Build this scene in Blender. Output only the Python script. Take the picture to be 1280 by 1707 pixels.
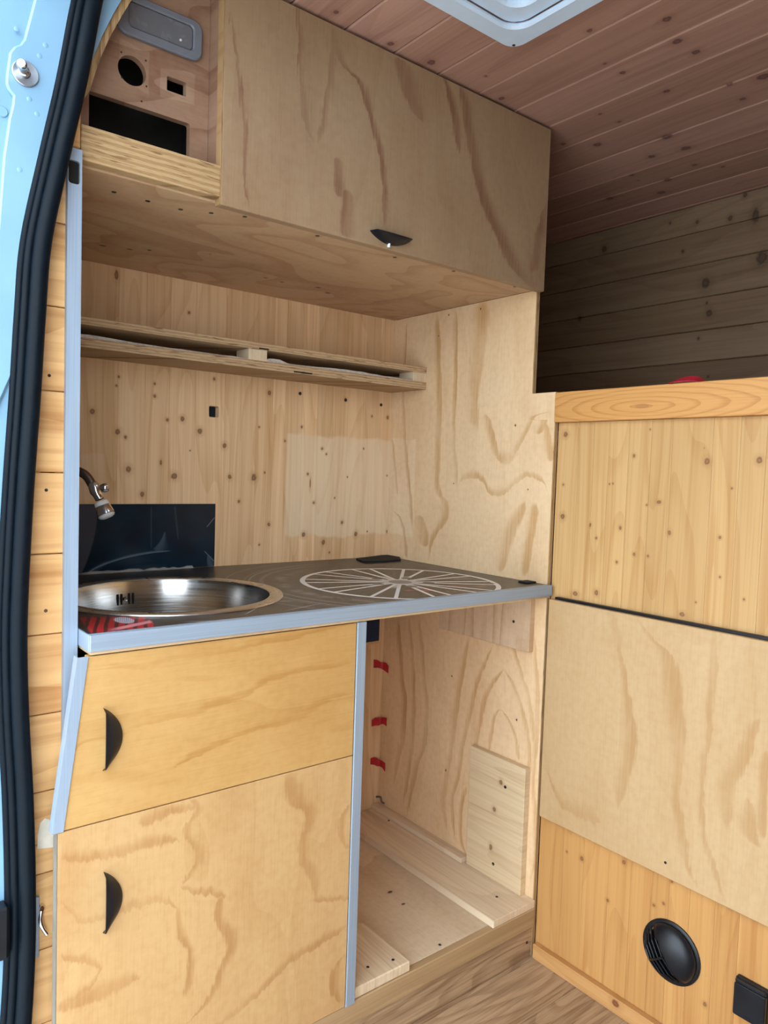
import bpy, bmesh, math, random
from mathutils import Vector, Matrix
random.seed(7)
for o in list(bpy.data.objects): bpy.data.objects.remove(o)
SC = bpy.context.scene
COL = SC.collection

# ---------------------------------------------------------------- camera
FPX, CX, CY = 1242.8, 640.0, 853.5
CAM = Vector((-1.3174, -1.0493, 1.10))
YAW, PITCH, ROLL = 0.67333, -0.05631, 0.03294
_f = Vector((math.sin(YAW)*math.cos(PITCH), math.cos(YAW)*math.cos(PITCH), math.sin(PITCH)))
_r0 = Vector((math.cos(YAW), -math.sin(YAW), 0))
_u0 = _r0.cross(_f)
_r = math.cos(ROLL)*_r0 + math.sin(ROLL)*_u0
_u = -math.sin(ROLL)*_r0 + math.cos(ROLL)*_u0
cd = bpy.data.cameras.new('camera')
cam = bpy.data.objects.new('camera', cd)
COL.objects.link(cam)
cam.matrix_world = Matrix(((_r.x, _u.x, -_f.x, CAM.x), (_r.y, _u.y, -_f.y, CAM.y), (_r.z, _u.z, -_f.z, CAM.z), (0, 0, 0, 1)))
cd.sensor_fit = 'VERTICAL'; cd.sensor_height = 36; cd.lens = FPX/1707*36
cd.clip_start = 0.02; cd.clip_end = 200
SC.camera = cam

# ---------------------------------------------------------------- world and exposure
W = bpy.data.worlds.new('world'); SC.world = W; W.use_nodes = True
bg = W.node_tree.nodes['Background']
bg.inputs[0].default_value = (0.80, 0.91, 1.0, 1); bg.inputs[1].default_value = 6.2
SC.view_settings.view_transform = 'Standard'
SC.view_settings.look = 'None'
SC.view_settings.gamma = 1
SC.view_settings.use_curve_mapping = False
SC.view_settings.exposure = 0.0
SC.cycles.max_bounces = 10
SC.cycles.diffuse_bounces = 6

def on(p, ax, val):
    """the point on the plane <axis = val> that a pixel of the 1280x1707 photograph shows"""
    d = _f*FPX + _r*(p[0]-CX) - _u*(p[1]-CY)
    return CAM + d*((val-CAM[ax])/d[ax])

# ---------------------------------------------------------------- object helpers
ORG = {}
def setp(o, label=None, cat=None, group=None, kind=None):
    if label: o['label'] = label
    if cat: o['category'] = cat
    if group: o['group'] = group
    if kind: o['kind'] = kind
    return o
def thing(name, loc, label, cat, group=None, kind=None):
    o = bpy.data.objects.new(name, None); COL.objects.link(o)
    o.location = loc; o.empty_display_size = 0.05
    ORG[o] = Vector(loc)
    return setp(o, label, cat, group, kind)
def obj(name, bm, mat, parent=None, smooth=False, label=None, cat=None, group=None, kind=None):
    """bm is in world space; children are stored relative to their thing"""
    org = ORG[parent] if parent else Vector((0, 0, 0))
    if parent is None:
        bm.verts.ensure_lookup_table()
        xs = [v.co for v in bm.verts]
        org = Vector((sum(c.x for c in xs)/len(xs), sum(c.y for c in xs)/len(xs), min(c.z for c in xs)))
    bmesh.ops.translate(bm, verts=bm.verts, vec=-org)
    me = bpy.data.meshes.new(name)
    bm.to_mesh(me); bm.free()
    if smooth:
        for p in me.polygons: p.use_smooth = True
        try: me.set_sharp_from_angle(angle=math.radians(40))
        except Exception: pass
    me.materials.append(mat)
    o = bpy.data.objects.new(name, me); COL.objects.link(o)
    if parent: o.parent = parent
    else: o.location = org
    ORG[o] = org
    return setp(o, label, cat, group, kind)
def add_box(bm, x, y, z, bev=0.0, mtx=None):
    r = bmesh.ops.create_cube(bm, size=1)
    vs = r['verts']
    for v in vs:
        v.co = Vector(((x[0]+x[1])/2+v.co.x*(x[1]-x[0]), (y[0]+y[1])/2+v.co.y*(y[1]-y[0]), (z[0]+z[1])/2+v.co.z*(z[1]-z[0])))
    if bev > 0:
        es = {e for v in vs for e in v.link_edges}
        r = bmesh.ops.bevel(bm, geom=list(es), offset=bev, segments=1, affect='EDGES', profile=0.5)
        vs = list({v for f in r['faces'] for v in f.verts} | {v for v in vs if v.is_valid})
    if mtx: bmesh.ops.transform(bm, matrix=mtx, verts=vs)
    return bm
def box(name, x, y, z, mat, parent=None, bev=0.0012, mtx=None, **k):
    return obj(name, add_box(bmesh.new(), x, y, z, bev, mtx), mat, parent, **k)
def P3(plane, a, b, t):
    return Vector((a, t, b)) if plane == 'XZ' else Vector((t, a, b)) if plane == 'YZ' else Vector((a, b, t))
def add_prism(bm, loops, plane, t0, t1, bev=0.0):
    """outline (first loop) with holes (other loops), extruded from t0 to t1 along the plane's normal"""
    edges = []
    for lp in loops:
        vs = [bm.verts.new(P3(plane, a, b, t0)) for a, b in lp]
        edges += [bm.edges.new((vs[i], vs[(i+1) % len(vs)])) for i in range(len(vs))]
    g = bmesh.ops.triangle_fill(bm, use_beauty=True, use_dissolve=False, edges=edges)
    fs = [f for f in g['geom'] if isinstance(f, bmesh.types.BMFace)]
    ex = bmesh.ops.extrude_face_region(bm, geom=fs, use_keep_orig=True)
    nv = [v for v in ex['geom'] if isinstance(v, bmesh.types.BMVert)]
    bmesh.ops.translate(bm, verts=nv, vec=P3(plane, 0, 0, t1-t0))
    bmesh.ops.recalc_face_normals(bm, faces=bm.faces)
    if bev > 0:
        bm.normal_update()
        es = [e for e in bm.edges if len(e.link_faces) == 2 and e.calc_face_angle(0) > 1.0]
        bmesh.ops.bevel(bm, geom=es, offset=bev, segments=1, affect='EDGES', profile=0.5)
    return bm
def prism(name, loops, plane, t0, t1, mat, parent=None, bev=0.0, **k):
    return obj(name, add_prism(bmesh.new(), loops, plane, t0, t1, bev), mat, parent, **k)
def circ(cx, cy, r, n=32, ry=None, a0=0.0):
    ry = r if ry is None else ry
    return [(cx+r*math.cos(a0+2*math.pi*i/n), cy+ry*math.sin(a0+2*math.pi*i/n)) for i in range(n)]
def rrect(x0, x1, y0, y1, r, n=6):
    pts = []
    for (cx, cy, a) in ((x1-r, y1-r, 0), (x0+r, y1-r, 90), (x0+r, y0+r, 180), (x1-r, y0+r, 270)):
        for i in range(n+1):
            t = math.radians(a+90*i/n); pts.append((cx+r*math.cos(t), cy+r*math.sin(t)))
    return pts
def add_tube(bm, path, rad, n=12, cap=True, squash=None):
    path = [Vector(p) for p in path]
    rings = []; prev = None
    for i, p in enumerate(path):
        t = (path[min(i+1, len(path)-1)]-path[max(i-1, 0)]).normalized()
        if prev is None:
            a = Vector((0, 0, 1)) if abs(t.z) < 0.9 else Vector((0, 1, 0))
            s = t.cross(a).normalized()
        else:
            s = (prev - t*prev.dot(t)).normalized()
        prev = s; b = t.cross(s)
        r = rad[i] if isinstance(rad, (list, tuple)) else rad
        rings.append([bm.verts.new(p+(s*math.cos(2*math.pi*k/n)+b*math.sin(2*math.pi*k/n))*r) for k in range(n)])
    for i in range(len(rings)-1):
        for k in range(n):
            bm.faces.new((rings[i][k], rings[i][(k+1) % n], rings[i+1][(k+1) % n], rings[i+1][k]))
    if cap:
        bm.faces.new(rings[0][::-1]); bm.faces.new(rings[-1])
    bmesh.ops.recalc_face_normals(bm, faces=bm.faces)
    return bm
def add_lathe(bm, prof, org, axis, n=40, closed=False):
    """prof: list of (radius, height) turned about <axis> through org"""
    axis = Vector(axis).normalized(); org = Vector(org)
    a = Vector((0, 0, 1)) if abs(axis.z) < 0.9 else Vector((1, 0, 0))
    s = axis.cross(a).normalized(); b = axis.cross(s)
    rings = []
    for r, h in prof:
        if r < 1e-6: rings.append([bm.verts.new(org+axis*h)])
        else: rings.append([bm.verts.new(org+axis*h+(s*math.cos(2*math.pi*k/n)+b*math.sin(2*math.pi*k/n))*r) for k in range(n)])
    prs = list(zip(rings, rings[1:])) + ([(rings[-1], rings[0])] if closed else [])
    for A, B in prs:
        for k in range(n):
            k2 = (k+1) % n
            if len(A) == 1 and len(B) == 1: continue
            if len(A) == 1: bm.faces.new((A[0], B[k], B[k2]))
            elif len(B) == 1: bm.faces.new((A[k], A[k2], B[0]))
            else: bm.faces.new((A[k], A[k2], B[k2], B[k]))
    bmesh.ops.recalc_face_normals(bm, faces=bm.faces)
    return bm
def smoothpath(pts, m=6):
    """Catmull-Rom through the points"""
    pts = [Vector(p) for p in pts]; out = []
    for i in range(len(pts)-1):
        p0 = pts[max(i-1, 0)]; p1 = pts[i]; p2 = pts[i+1]; p3 = pts[min(i+2, len(pts)-1)]
        for k in range(m):
            t = k/m
            out.append(0.5*((2*p1)+(p2-p0)*t+(2*p0-5*p1+4*p2-p3)*t*t+(3*p1-p0-3*p2+p3)*t*t*t))
    return out+[pts[-1]]

# ---------------------------------------------------------------- shader helpers
class F:
    """a scalar socket with arithmetic"""
    def __init__(s, nt, k): s.nt = nt; s.k = k
    def m(s, op, *a, clamp=False):
        n = s.nt.nodes.new('ShaderNodeMath'); n.operation = op; n.use_clamp = clamp
        for i, v in enumerate((s,)+a):
            if isinstance(v, F): s.nt.links.new(v.k, n.inputs[i])
            else: n.inputs[i].default_value = v
        return F(s.nt, n.outputs[0])
    def __add__(s, o): return s.m('ADD', o)
    __radd__ = __add__
    def __sub__(s, o): return s.m('SUBTRACT', o)
    def __rsub__(s, o): return (s*-1.0)+o
    def __mul__(s, o): return s.m('MULTIPLY', o)
    __rmul__ = __mul__
    def __truediv__(s, o): return s.m('DIVIDE', o)
    def abs(s): return s.m('ABSOLUTE')
    def fract(s): return s.m('FRACT')
    def pow(s, e): return s.m('POWER', e)
    def max(s, o): return s.m('MAXIMUM', o)
    def min(s, o): return s.m('MINIMUM', o)
    def sin(s): return s.m('SINE')
    def clamp(s): return s.m('ADD', 0.0, clamp=True)
    def ss(s, a, b, lo=0.0, hi=1.0):
        n = s.nt.nodes.new('ShaderNodeMapRange'); n.interpolation_type = 'SMOOTHSTEP'
        s.nt.links.new(s.k, n.inputs[0])
        if a > b: a, b, lo, hi = b, a, hi, lo
        for i, v in enumerate((a, b, lo, hi)): n.inputs[1+i].default_value = v
        return F(s.nt, n.outputs[0])
    def lin(s, a, b, lo=0.0, hi=1.0):
        n = s.nt.nodes.new('ShaderNodeMapRange'); n.clamp = True
        s.nt.links.new(s.k, n.inputs[0])
        for i, v in enumerate((a, b, lo, hi)): n.inputs[1+i].default_value = v
        return F(s.nt, n.outputs[0])
class Mat:
    def __init__(s, name, rough=0.5, metal=0.0, spec=0.5):
        s.m = bpy.data.materials.new(name); s.m.use_nodes = True
        s.nt = s.m.node_tree; s.b = s.nt.nodes['Principled BSDF']
        s.b.inputs['Roughness'].default_value = rough
        s.b.inputs['Metallic'].default_value = metal
        s.b.inputs['Specular IOR Level'].default_value = spec
        g = s.nt.nodes.new('ShaderNodeNewGeometry')
        sp = s.nt.nodes.new('ShaderNodeSeparateXYZ'); s.nt.links.new(g.outputs['Position'], sp.inputs[0])
        s.X, s.Y, s.Z = (F(s.nt, sp.outputs[i]) for i in range(3))
        s.rnd = F(s.nt, s.nt.nodes.new('ShaderNodeObjectInfo').outputs['Random'])
    def vec(s, a, b, c=0.0):
        n = s.nt.nodes.new('ShaderNodeCombineXYZ')
        for i, v in enumerate((a, b, c)):
            if isinstance(v, F): s.nt.links.new(v.k, n.inputs[i])
            else: n.inputs[i].default_value = v
        return n.outputs[0]
    def noise(s, a, b, c=0.0, detail=2.0, rough=0.5, dist=0.0):
        n = s.nt.nodes.new('ShaderNodeTexNoise')
        s.nt.links.new(s.vec(a, b, c), n.inputs['Vector'])
        n.inputs['Scale'].default_value = 1; n.inputs['Detail'].default_value = detail
        n.inputs['Roughness'].default_value = rough; n.inputs['Distortion'].default_value = dist
        return F(s.nt, n.outputs[0])
    def mix(s, fac, a, b, mode='MIX'):
        n = s.nt.nodes.new('ShaderNodeMix'); n.data_type = 'RGBA'; n.blend_type = mode
        if isinstance(fac, F): s.nt.links.new(fac.k, n.inputs[0])
        else: n.inputs[0].default_value = fac
        for v, i in ((a, 6), (b, 7)):
            if isinstance(v, tuple): n.inputs[i].default_value = v if len(v) == 4 else v+(1,)
            else: s.nt.links.new(v, n.inputs[i])
        return n.outputs[2]
    def gray(s, f): return s.vec(f, f, f)
    def color(s, c):
        if isinstance(c, tuple): s.b.inputs['Base Color'].default_value = c if len(c) == 4 else c+(1,)
        else: s.nt.links.new(c, s.b.inputs['Base Color'])
        return s
    def rough(s, f): s.nt.links.new(f.k, s.b.inputs['Roughness']); return s
    def bump(s, f, strength=0.3, dist=0.001):
        n = s.nt.nodes.new('ShaderNodeBump'); n.inputs['Strength'].default_value = strength
        n.inputs['Distance'].default_value = dist
        s.nt.links.new(f.k, n.inputs['Height']); s.nt.links.new(n.outputs[0], s.b.inputs['Normal'])
        return s
    def curve(s, x, pts):
        """Float Curve through pts (x, y both 0..1)"""
        n = s.nt.nodes.new('ShaderNodeFloatCurve'); c = n.mapping.curves[0]
        pts = sorted(pts)
        while len(c.points) < len(pts): c.points.new(0.5, 0.5)
        for q, p in zip(c.points, pts):
            q.location = p; q.handle_type = 'AUTO_CLAMPED'
        n.mapping.update()
        s.nt.links.new(x.k, n.inputs['Value'])
        return F(s.nt, n.outputs[0])
    def knots(s, A, B, ks):
        """smallest elliptic distance to a list of knots (a, b, radius across, aspect along b)"""
        v = s.vec(A, B); best = None
        for a, b, r, asp in ks:
            n = s.nt.nodes.new('ShaderNodeVectorMath'); n.operation = 'MULTIPLY_ADD'
            s.nt.links.new(v, n.inputs[0])
            n.inputs[1].default_value = (1/r, 1/(r*asp), 0); n.inputs[2].default_value = (-a/r, -b/(r*asp), 0)
            l = s.nt.nodes.new('ShaderNodeVectorMath'); l.operation = 'LENGTH'
            s.nt.links.new(n.outputs[0], l.inputs[0])
            d = F(s.nt, l.outputs['Value'])
            best = d if best is None else best.min(d)
        return best
    def streak(s, A, B, pts, wob):
        """a dark latewood streak along a path; pts are (a, b, half width)"""
        da = max(p[0] for p in pts)-min(p[0] for p in pts); db = max(p[1] for p in pts)-min(p[1] for p in pts)
        if da > db: A, B = B, A; pts = [(p[1], p[0], p[2]) for p in pts]
        b0 = min(p[1] for p in pts); b1 = max(p[1] for p in pts)
        a0 = min(p[0] for p in pts)-1e-4; a1 = max(p[0] for p in pts)+1e-4
        wm = max(p[2] for p in pts)
        t = B.lin(b0, b1)
        path = s.curve(t, [((p[1]-b0)/(b1-b0), (p[0]-a0)/(a1-a0)) for p in pts])*(a1-a0)+a0
        wid = s.curve(t, [((p[1]-b0)/(b1-b0), p[2]/wm) for p in pts])*wm
        wid = wid*(t.ss(0.0, .12, .45, 1.0)*t.ss(1.0, .88, .45, 1.0))+1e-5
        d = (A+wob-path)/wid
        m = d.ss(-1.35, -0.7)*d.ss(2.0, -0.2)
        e = (b1-b0)*0.06
        return m*B.ss(b0-e*.3, b0+e)*B.ss(b1+e*.3, b1-e)

AX = {'XZ': (0, 2), 'YZ': (1, 2), 'XY': (0, 1)}
def pxk(lst, plane, t):
    """knots given as pixel x, y, radius (px) on a plane"""
    i, j = AX[plane]; k = 3-i-j; out = []
    for q in lst:
        p = on(q[:2], k, t); p2 = on((q[0]+q[2], q[1]), k, t); p3 = on((q[0], q[1]+q[2]), k, t)
        rb = abs(p3[j]-p[j]); ra = max(abs(p2[i]-p[i]), rb*.6)
        asp = q[3] if len(q) > 3 else 1.15
        r = min(ra, rb*1.25)*.9
        if plane == 'XY' or t > .3: r = q[2]*(p-CAM).length/FPX*1.15
        if plane == 'XZ': r *= .85 if t > .3 else 1.0
        out.append((p[i], p[j], r, asp))
    return out
def pxs(lst, plane, t):
    i, j = AX[plane]; k = 3-i-j; out = []
    for s in lst:
        o = []
        for q in s:
            p = on(q[:2], k, t); p2 = on((q[0], q[1]+1), k, t)
            o.append((p[i], p[j], abs(p2[2 if plane != 'XY' else 1]-p[2 if plane != 'XY' else 1])*q[2]))
        out.append(o)
    return out
def coords(M, plane, grain):
    """A, B in the plane's own axes; U across and V along the grain; W the normal axis"""
    ax = (M.X, M.Y, M.Z); i, j = AX[plane]; A, B, Wn = ax[i], ax[j], ax[3-i-j]
    U, V = (A, B) if grain == 'b' else (B, A)
    return A, B, U, V, Wn

def pine(name, plane, grain='b', light=(.62, .42, .22), dark=(.43, .24, .10), knots=None, var=.5, vor=0.0, rough=.55,
         patches=None, pcol=(.86, .70, .49), kcol=(.13, .055, .025), freq=1.0, halo=.3, bump=.15, grey=0.0, scale=1.0):
    """sawn softwood: straight late-wood lines, knots, tone changing from board to board"""
    M = Mat(name, rough=rough, spec=.35)
    A, B, U, V, Wn = coords(M, plane, grain)
    off = M.rnd*37.0
    wav = M.noise(U*3.0, V*1.3, off, detail=1.0)*.035
    u = U+wav
    lines = M.noise(u*210*freq, V*2.2, off, detail=2.0)
    mid = M.noise(u*48*freq, V*1.1, off+Wn*30, detail=2.0)
    cat = (M.noise(U*9*freq, V*1.1, off, detail=1.0)*9.0).fract()
    cat = cat.ss(.55, .98)*cat.ss(1.0, .985)
    big = M.noise(U*4, V*.9, 3.0, detail=2.0)
    t = (lines.ss(.42, .72)*.34 + mid.ss(.4, .75)*.40 + cat*.30 + big.ss(.35, .7)*.18).clamp()
    c = M.mix(t, light, dark)
    v = M.rnd*var+(1-var*.5)
    c = M.mix(1.0, c, M.vec(v, v*v.pow(.25), v*v.pow(.6)), 'MULTIPLY')
    if patches:
        for (a0, a1, b0, b1, e, amt) in patches:
            wob = M.noise(A*9, B*9, 1.0)*.05-.025
            m = (A+wob*.15).ss(a0, a0+e)*(A+wob*.15).ss(a1, a1-e)*(B+wob).ss(b0, b0+e)*(B+wob).ss(b1, b1-e)
            c = M.mix(m*amt, c, M.mix(t*.45, pcol, dark))
    km = None
    if knots:
        d = M.knots(A, B, knots)
        d = d+(M.noise(A*130, B*130, detail=1.0)-.5)*.6
        c = M.mix(d.ss(2.4, .9)*halo, c, (dark[0]*.75, dark[1]*.65, dark[2]*.55))
        c = M.mix(d.ss(1.05, .55)*.8, c, M.mix((d*9.0).sin()*.35+.35, kcol, (kcol[0]*2.6, kcol[1]*2.5, kcol[2]*2.2)))
    if vor > 0:
        n = M.nt.nodes.new('ShaderNodeTexVoronoi'); n.inputs['Scale'].default_value = 1
        M.nt.links.new(M.vec(U*9.5*scale, V*5.0*scale, off), n.inputs['Vector'])
        d = F(M.nt, n.outputs['Distance'])
        sp = M.nt.nodes.new('ShaderNodeSeparateXYZ'); M.nt.links.new(n.outputs['Color'], sp.inputs[0])
        keep = F(M.nt, sp.outputs[0]); keep = keep.ss(1-vor, 1-vor+.03)
        c = M.mix(d.ss(.20, .06)*keep*halo, c, (dark[0]*.75, dark[1]*.65, dark[2]*.55))
        c = M.mix(d.ss(.085, .06)*keep*.9, c, kcol)
    M.color(c)
    M.bump(lines, bump, .0006)
    return M.m

def ply(name, plane, grain='b', light=(.66, .47, .27), dark=(.44, .25, .11), streaks=None, scol=None, rings=.35, ringf=6.0,
        knots=None, rough=.5, seed=0.0, patches=None, pcol=(.88, .74, .54), samt=.75, blot=.35, wobble=1.0, stretch=(4.5, 1.1)):
    """rotary cut softwood plywood: broad wavy figure, soft blotches, hairlines"""
    M = Mat(name, rough=rough, spec=.35)
    A, B, U, V, Wn = coords(M, plane, grain)
    fig = M.noise(U*stretch[0]+seed, V*stretch[1]+seed*1.7, Wn*.6, detail=2.0, rough=.45, dist=.3)
    rg = (fig*ringf).fract()
    rg = rg.ss(.45, .97)*rg.ss(1.0, .975)
    soft = M.noise(U*5+seed*2, V*2.2, 5.0, detail=4.0, rough=.6)
    fine = M.noise(U*330, V*14, Wn*40, detail=2.0)
    hair = M.noise(U*900, V*60, Wn*50, detail=1.0)
    mott = M.noise(A*70, B*70, 2.0, detail=3.0)
    t = (rg*rings + soft.ss(.42, .75)*blot + fine.ss(.42, .75)*.18 + hair.ss(.5, .8)*.08 + mott.ss(.35, .75)*.20).clamp()
    c = M.mix(t, light, dark)
    if patches:
        for (a0, a1, b0, b1, e, amt) in patches:
            wob = M.noise(A*9, B*9, 1.0)*.05-.025
            m = (A+wob*.15).ss(a0, a0+e)*(A+wob*.15).ss(a1, a1-e)*(B+wob).ss(b0, b0+e)*(B+wob).ss(b1, b1-e)
            c = M.mix(m*amt, c, M.mix(t*.6, pcol, dark))
    if streaks:
        wob = ((M.noise(U*14, V*14, 7.0, detail=3.0, rough=.6)-.5)*.024 + (M.noise(U*130, V*6, 9.0, detail=4.0, rough=.7)-.5)*.026)*wobble
        tot = None
        for s in streaks:
            m = M.streak(A, B, s, wob)
            tot = m if tot is None else tot.max(m)
        tot = tot*M.noise(U*9, V*4, 11.0, detail=3.0).ss(.3, .62, .35, 1.0)*M.noise(U*220, V*8, 12.0, detail=2.0).ss(.3, .6, .65, 1.0)
        c = M.mix(tot*samt, c, scol or (dark[0]*.92, dark[1]*.86, dark[2]*.8))
    if knots:
        d = M.knots(A, B, knots)
        d = d+(M.noise(A*130, B*130, detail=1.0)-.5)*.5
        c = M.mix(d.ss(2.2, .9)*.3, c, (dark[0]*.75, dark[1]*.65, dark[2]*.55))
        c = M.mix(d.ss(1.06, .8)*.92, c, (.05, .025, .015))
    M.color(c)
    M.bump(fine, .12, .0005)
    return M.m
def plyedge(name, axis='Z', light=(.47, .31, .155), dark=(.18, .09, .04), n=110.0, rough=.7):
    """the layered edge of a plywood sheet: plies stacked along an axis"""
    M = Mat(name, rough=rough, spec=.25)
    T = {'X': M.X, 'Y': M.Y, 'Z': M.Z}[axis]
    L = {'X': M.Z, 'Y': M.X, 'Z': M.X+M.Y}[axis]
    w = M.noise(L*14, T*60, 1.0, detail=2.0)*.004
    f = ((T+w)*n).fract()
    l = (f.ss(.0, .12)*f.ss(.62, .5))
    g = M.noise(L*60, T*700, 2.0, detail=3.0)
    d = M.noise(L*22, T*240, 8.0, detail=2.0)
    c = M.mix((1.0-l)*.55+g.ss(.4, .75)*.35, light, (light[0]*.62, light[1]*.52, light[2]*.42))
    c = M.mix(d.ss(.57, .68)*.8, c, dark)
    M.color(c); M.bump(g, .4, .001)
    return M.m
def plain(name, col, rough=.5, metal=0.0, spec=.5, var=.12, scale=40.0, bump=0.0, coat=0.0):
    M = Mat(name, rough=rough, metal=metal, spec=spec)
    n = M.noise(M.X*scale, M.Y*scale, M.Z*scale, detail=3.0)
    k = n.lin(.3, .7, 1-var, 1+var)
    M.color(M.mix(1.0, col, M.gray(k), 'MULTIPLY'))
    M.rough(n.lin(.3, .7, max(rough-.06, .02), min(rough+.06, 1)))
    if bump: M.bump(M.noise(M.X*scale*9, M.Y*scale*9, M.Z*scale*9, detail=2.0), bump, .0006)
    if coat: M.b.inputs['Coat Weight'].default_value = coat
    return M.m

# ---------------------------------------------------------------- materials
ZC = 1.865          # ceiling
YB = 0.585          # face of the kitchen's back wall
XF = 0.665          # face of the far side wall
DOOR_Y = 0.055      # face of the overhead cabinet door

KN_BACK = [(154,686,5),(258,660,3),(196,720,5),(209,729,3),(279,700,3),(304,698,4.5),(333,719,5),(374,743,4.5),(214,782,5.5),(237,824,4.5),
 (290,794,6.5,1.0),(268,771,2.5,2.0),(383,795,4),(423,796,6),(398,836,3),(317,751,1.5),(194,643,2),(449,655,4),(576,666,3),(432,712,2),(503,712,2.5),
 (620,694,2.2),(646,696,3),(475,735,2.2),(537,748,2.5),(544,757,2),(606,748,1.8),(513,790,2.5),(523,838,2.6),(558,830,1.8),(579,795,1.6),(448,874,3.6),
 (506,891,4.2),(539,904,4.5),(570,871,3),(593,890,4.2),(646,886,3.4),(612,886,1.6),(645,793,1.6),(194,458,4,2.2),(315,521,2.6),(441,788,2),(517,806,1.6,6.0),
 (258,640,2.4),(198,628,2.2),(432,908,2),(549,921,2),(357,632,2.6)]
KN_BEDU = [(943,724,4.5),(938,861,4.5),(939,808,2),(1057,760,3),(1084,716,1.8),(1016,807,1.6),(1022,806,1.6),(1098,837,5,.75),(1078,842,2),(984,875,2.2,1.6),
 (1034,880,3.2),(994,897,2.5),(1116,888,3.5,1.5),(1179,769,6.5),(1266,767,7),(1220,814,2.4),(1200,896,3.4),(1057,924,3),(1080,927,2.5),(1028,937,2.6),
 (1200,962,2.6),(1240,999,2.6),(959,990,6,.7),(994,988,4.6),(1137,1024,6,.8),(1160,1004,2),(1174,747,1)]
KN_BEDL = [(1013,1501,3),(1090,1509,3),(1106,1506,3),(1175,1674,4.5),(1120,1469,3),(1219,1511,4.5),(970,1431,4),(1040,1437,4),(945,1420,2)]
KN_CEIL = [(936,33,3.4),(983,51,4.2),(1111,32,6),(1129,69,6.5),(1160,87,5.5),(1038,121,4.2),(1111,152,4.4),(1216,141,4.2),(1272,128,8),(1238,165,4.2),
 (996,241,6),(939,240,3.6),(1032,203,3),(1111,228,7),(1143,247,6.5),(1086,261,5),(1113,300,5.5),(1102,321,5.5),(1016,331,5.5),(1053,292,3.6),(1158,275,3.6),
 (1064,301,1.8),(1008,106,2.4),(1000,190,3),(1205,278,3),(719,104,6),(651,73,5),(836,164,4.5),(810,127,2.6),(560,20,4)]
KN_FAR = [(1138,419,2.4),(1176,472,7),(1178,505,1.9),(1182,522,5),(1164,564,2.2),(1180,628,1.9),(1117,372,1.9),(1162,370,2.4),(1270,430,9),(1242,325,3.2),
 (1217,364,3.6),(1007,415,4.5),(966,531,3.6),(1259,360,5,2.2)]

m_back = pine('pine_back_wall', 'XZ', knots=pxk(KN_BACK, 'XZ', YB), var=.26, light=(.86,.61,.37), dark=(.64,.375,.175),
    patches=[(on((474,800),1,YB).x, .2, on((560,893),1,YB).z, on((500,722),1,YB).z, .010, .8),
             (-1.1, on((176,800),1,YB).x, on((150,842),1,YB).z, on((150,752),1,YB).z, .008, .25)])
m_bedu = pine('pine_bed_panel', 'YZ', knots=pxk(KN_BEDU, 'YZ', .012), var=.16, light=(.57,.35,.148), dark=(.43,.22,.072))
m_bedl = pine('pine_bed_base', 'YZ', knots=pxk(KN_BEDL, 'YZ', .012), var=.16, light=(.545,.29,.098), dark=(.41,.18,.05))
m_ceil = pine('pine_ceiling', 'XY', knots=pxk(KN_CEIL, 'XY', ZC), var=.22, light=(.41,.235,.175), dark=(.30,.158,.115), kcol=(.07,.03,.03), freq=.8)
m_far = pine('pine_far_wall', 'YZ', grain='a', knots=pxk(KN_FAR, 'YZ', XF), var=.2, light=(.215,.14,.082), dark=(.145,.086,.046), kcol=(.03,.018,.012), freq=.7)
m_jamb = pine('pine_pillar_lining', 'XZ', grain='a', var=.12, light=(.80,.47,.20), dark=(.42,.17,.045), freq=.42, vor=.05, bump=.25)
m_plainwall = pine('pine_rear_wall', 'YZ', grain='a', var=.2, vor=.2)
m_batten = pine('pine_batten', 'YZ', grain='a', var=.1, light=(.70,.46,.22), dark=(.52,.29,.11), vor=.0)
m_block = pine('pine_block', 'YZ', grain='a', var=.1, light=(.70,.54,.34), dark=(.52,.35,.19), knots=pxk([(835,1304,4),(824,1349,4),(818,1412,3.5,1.6)], 'YZ', -.018))
m_cleat = pine('pine_base_board', 'XY', grain='b', var=.12, light=(.76,.61,.43), dark=(.55,.40,.25), vor=.1)

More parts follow.
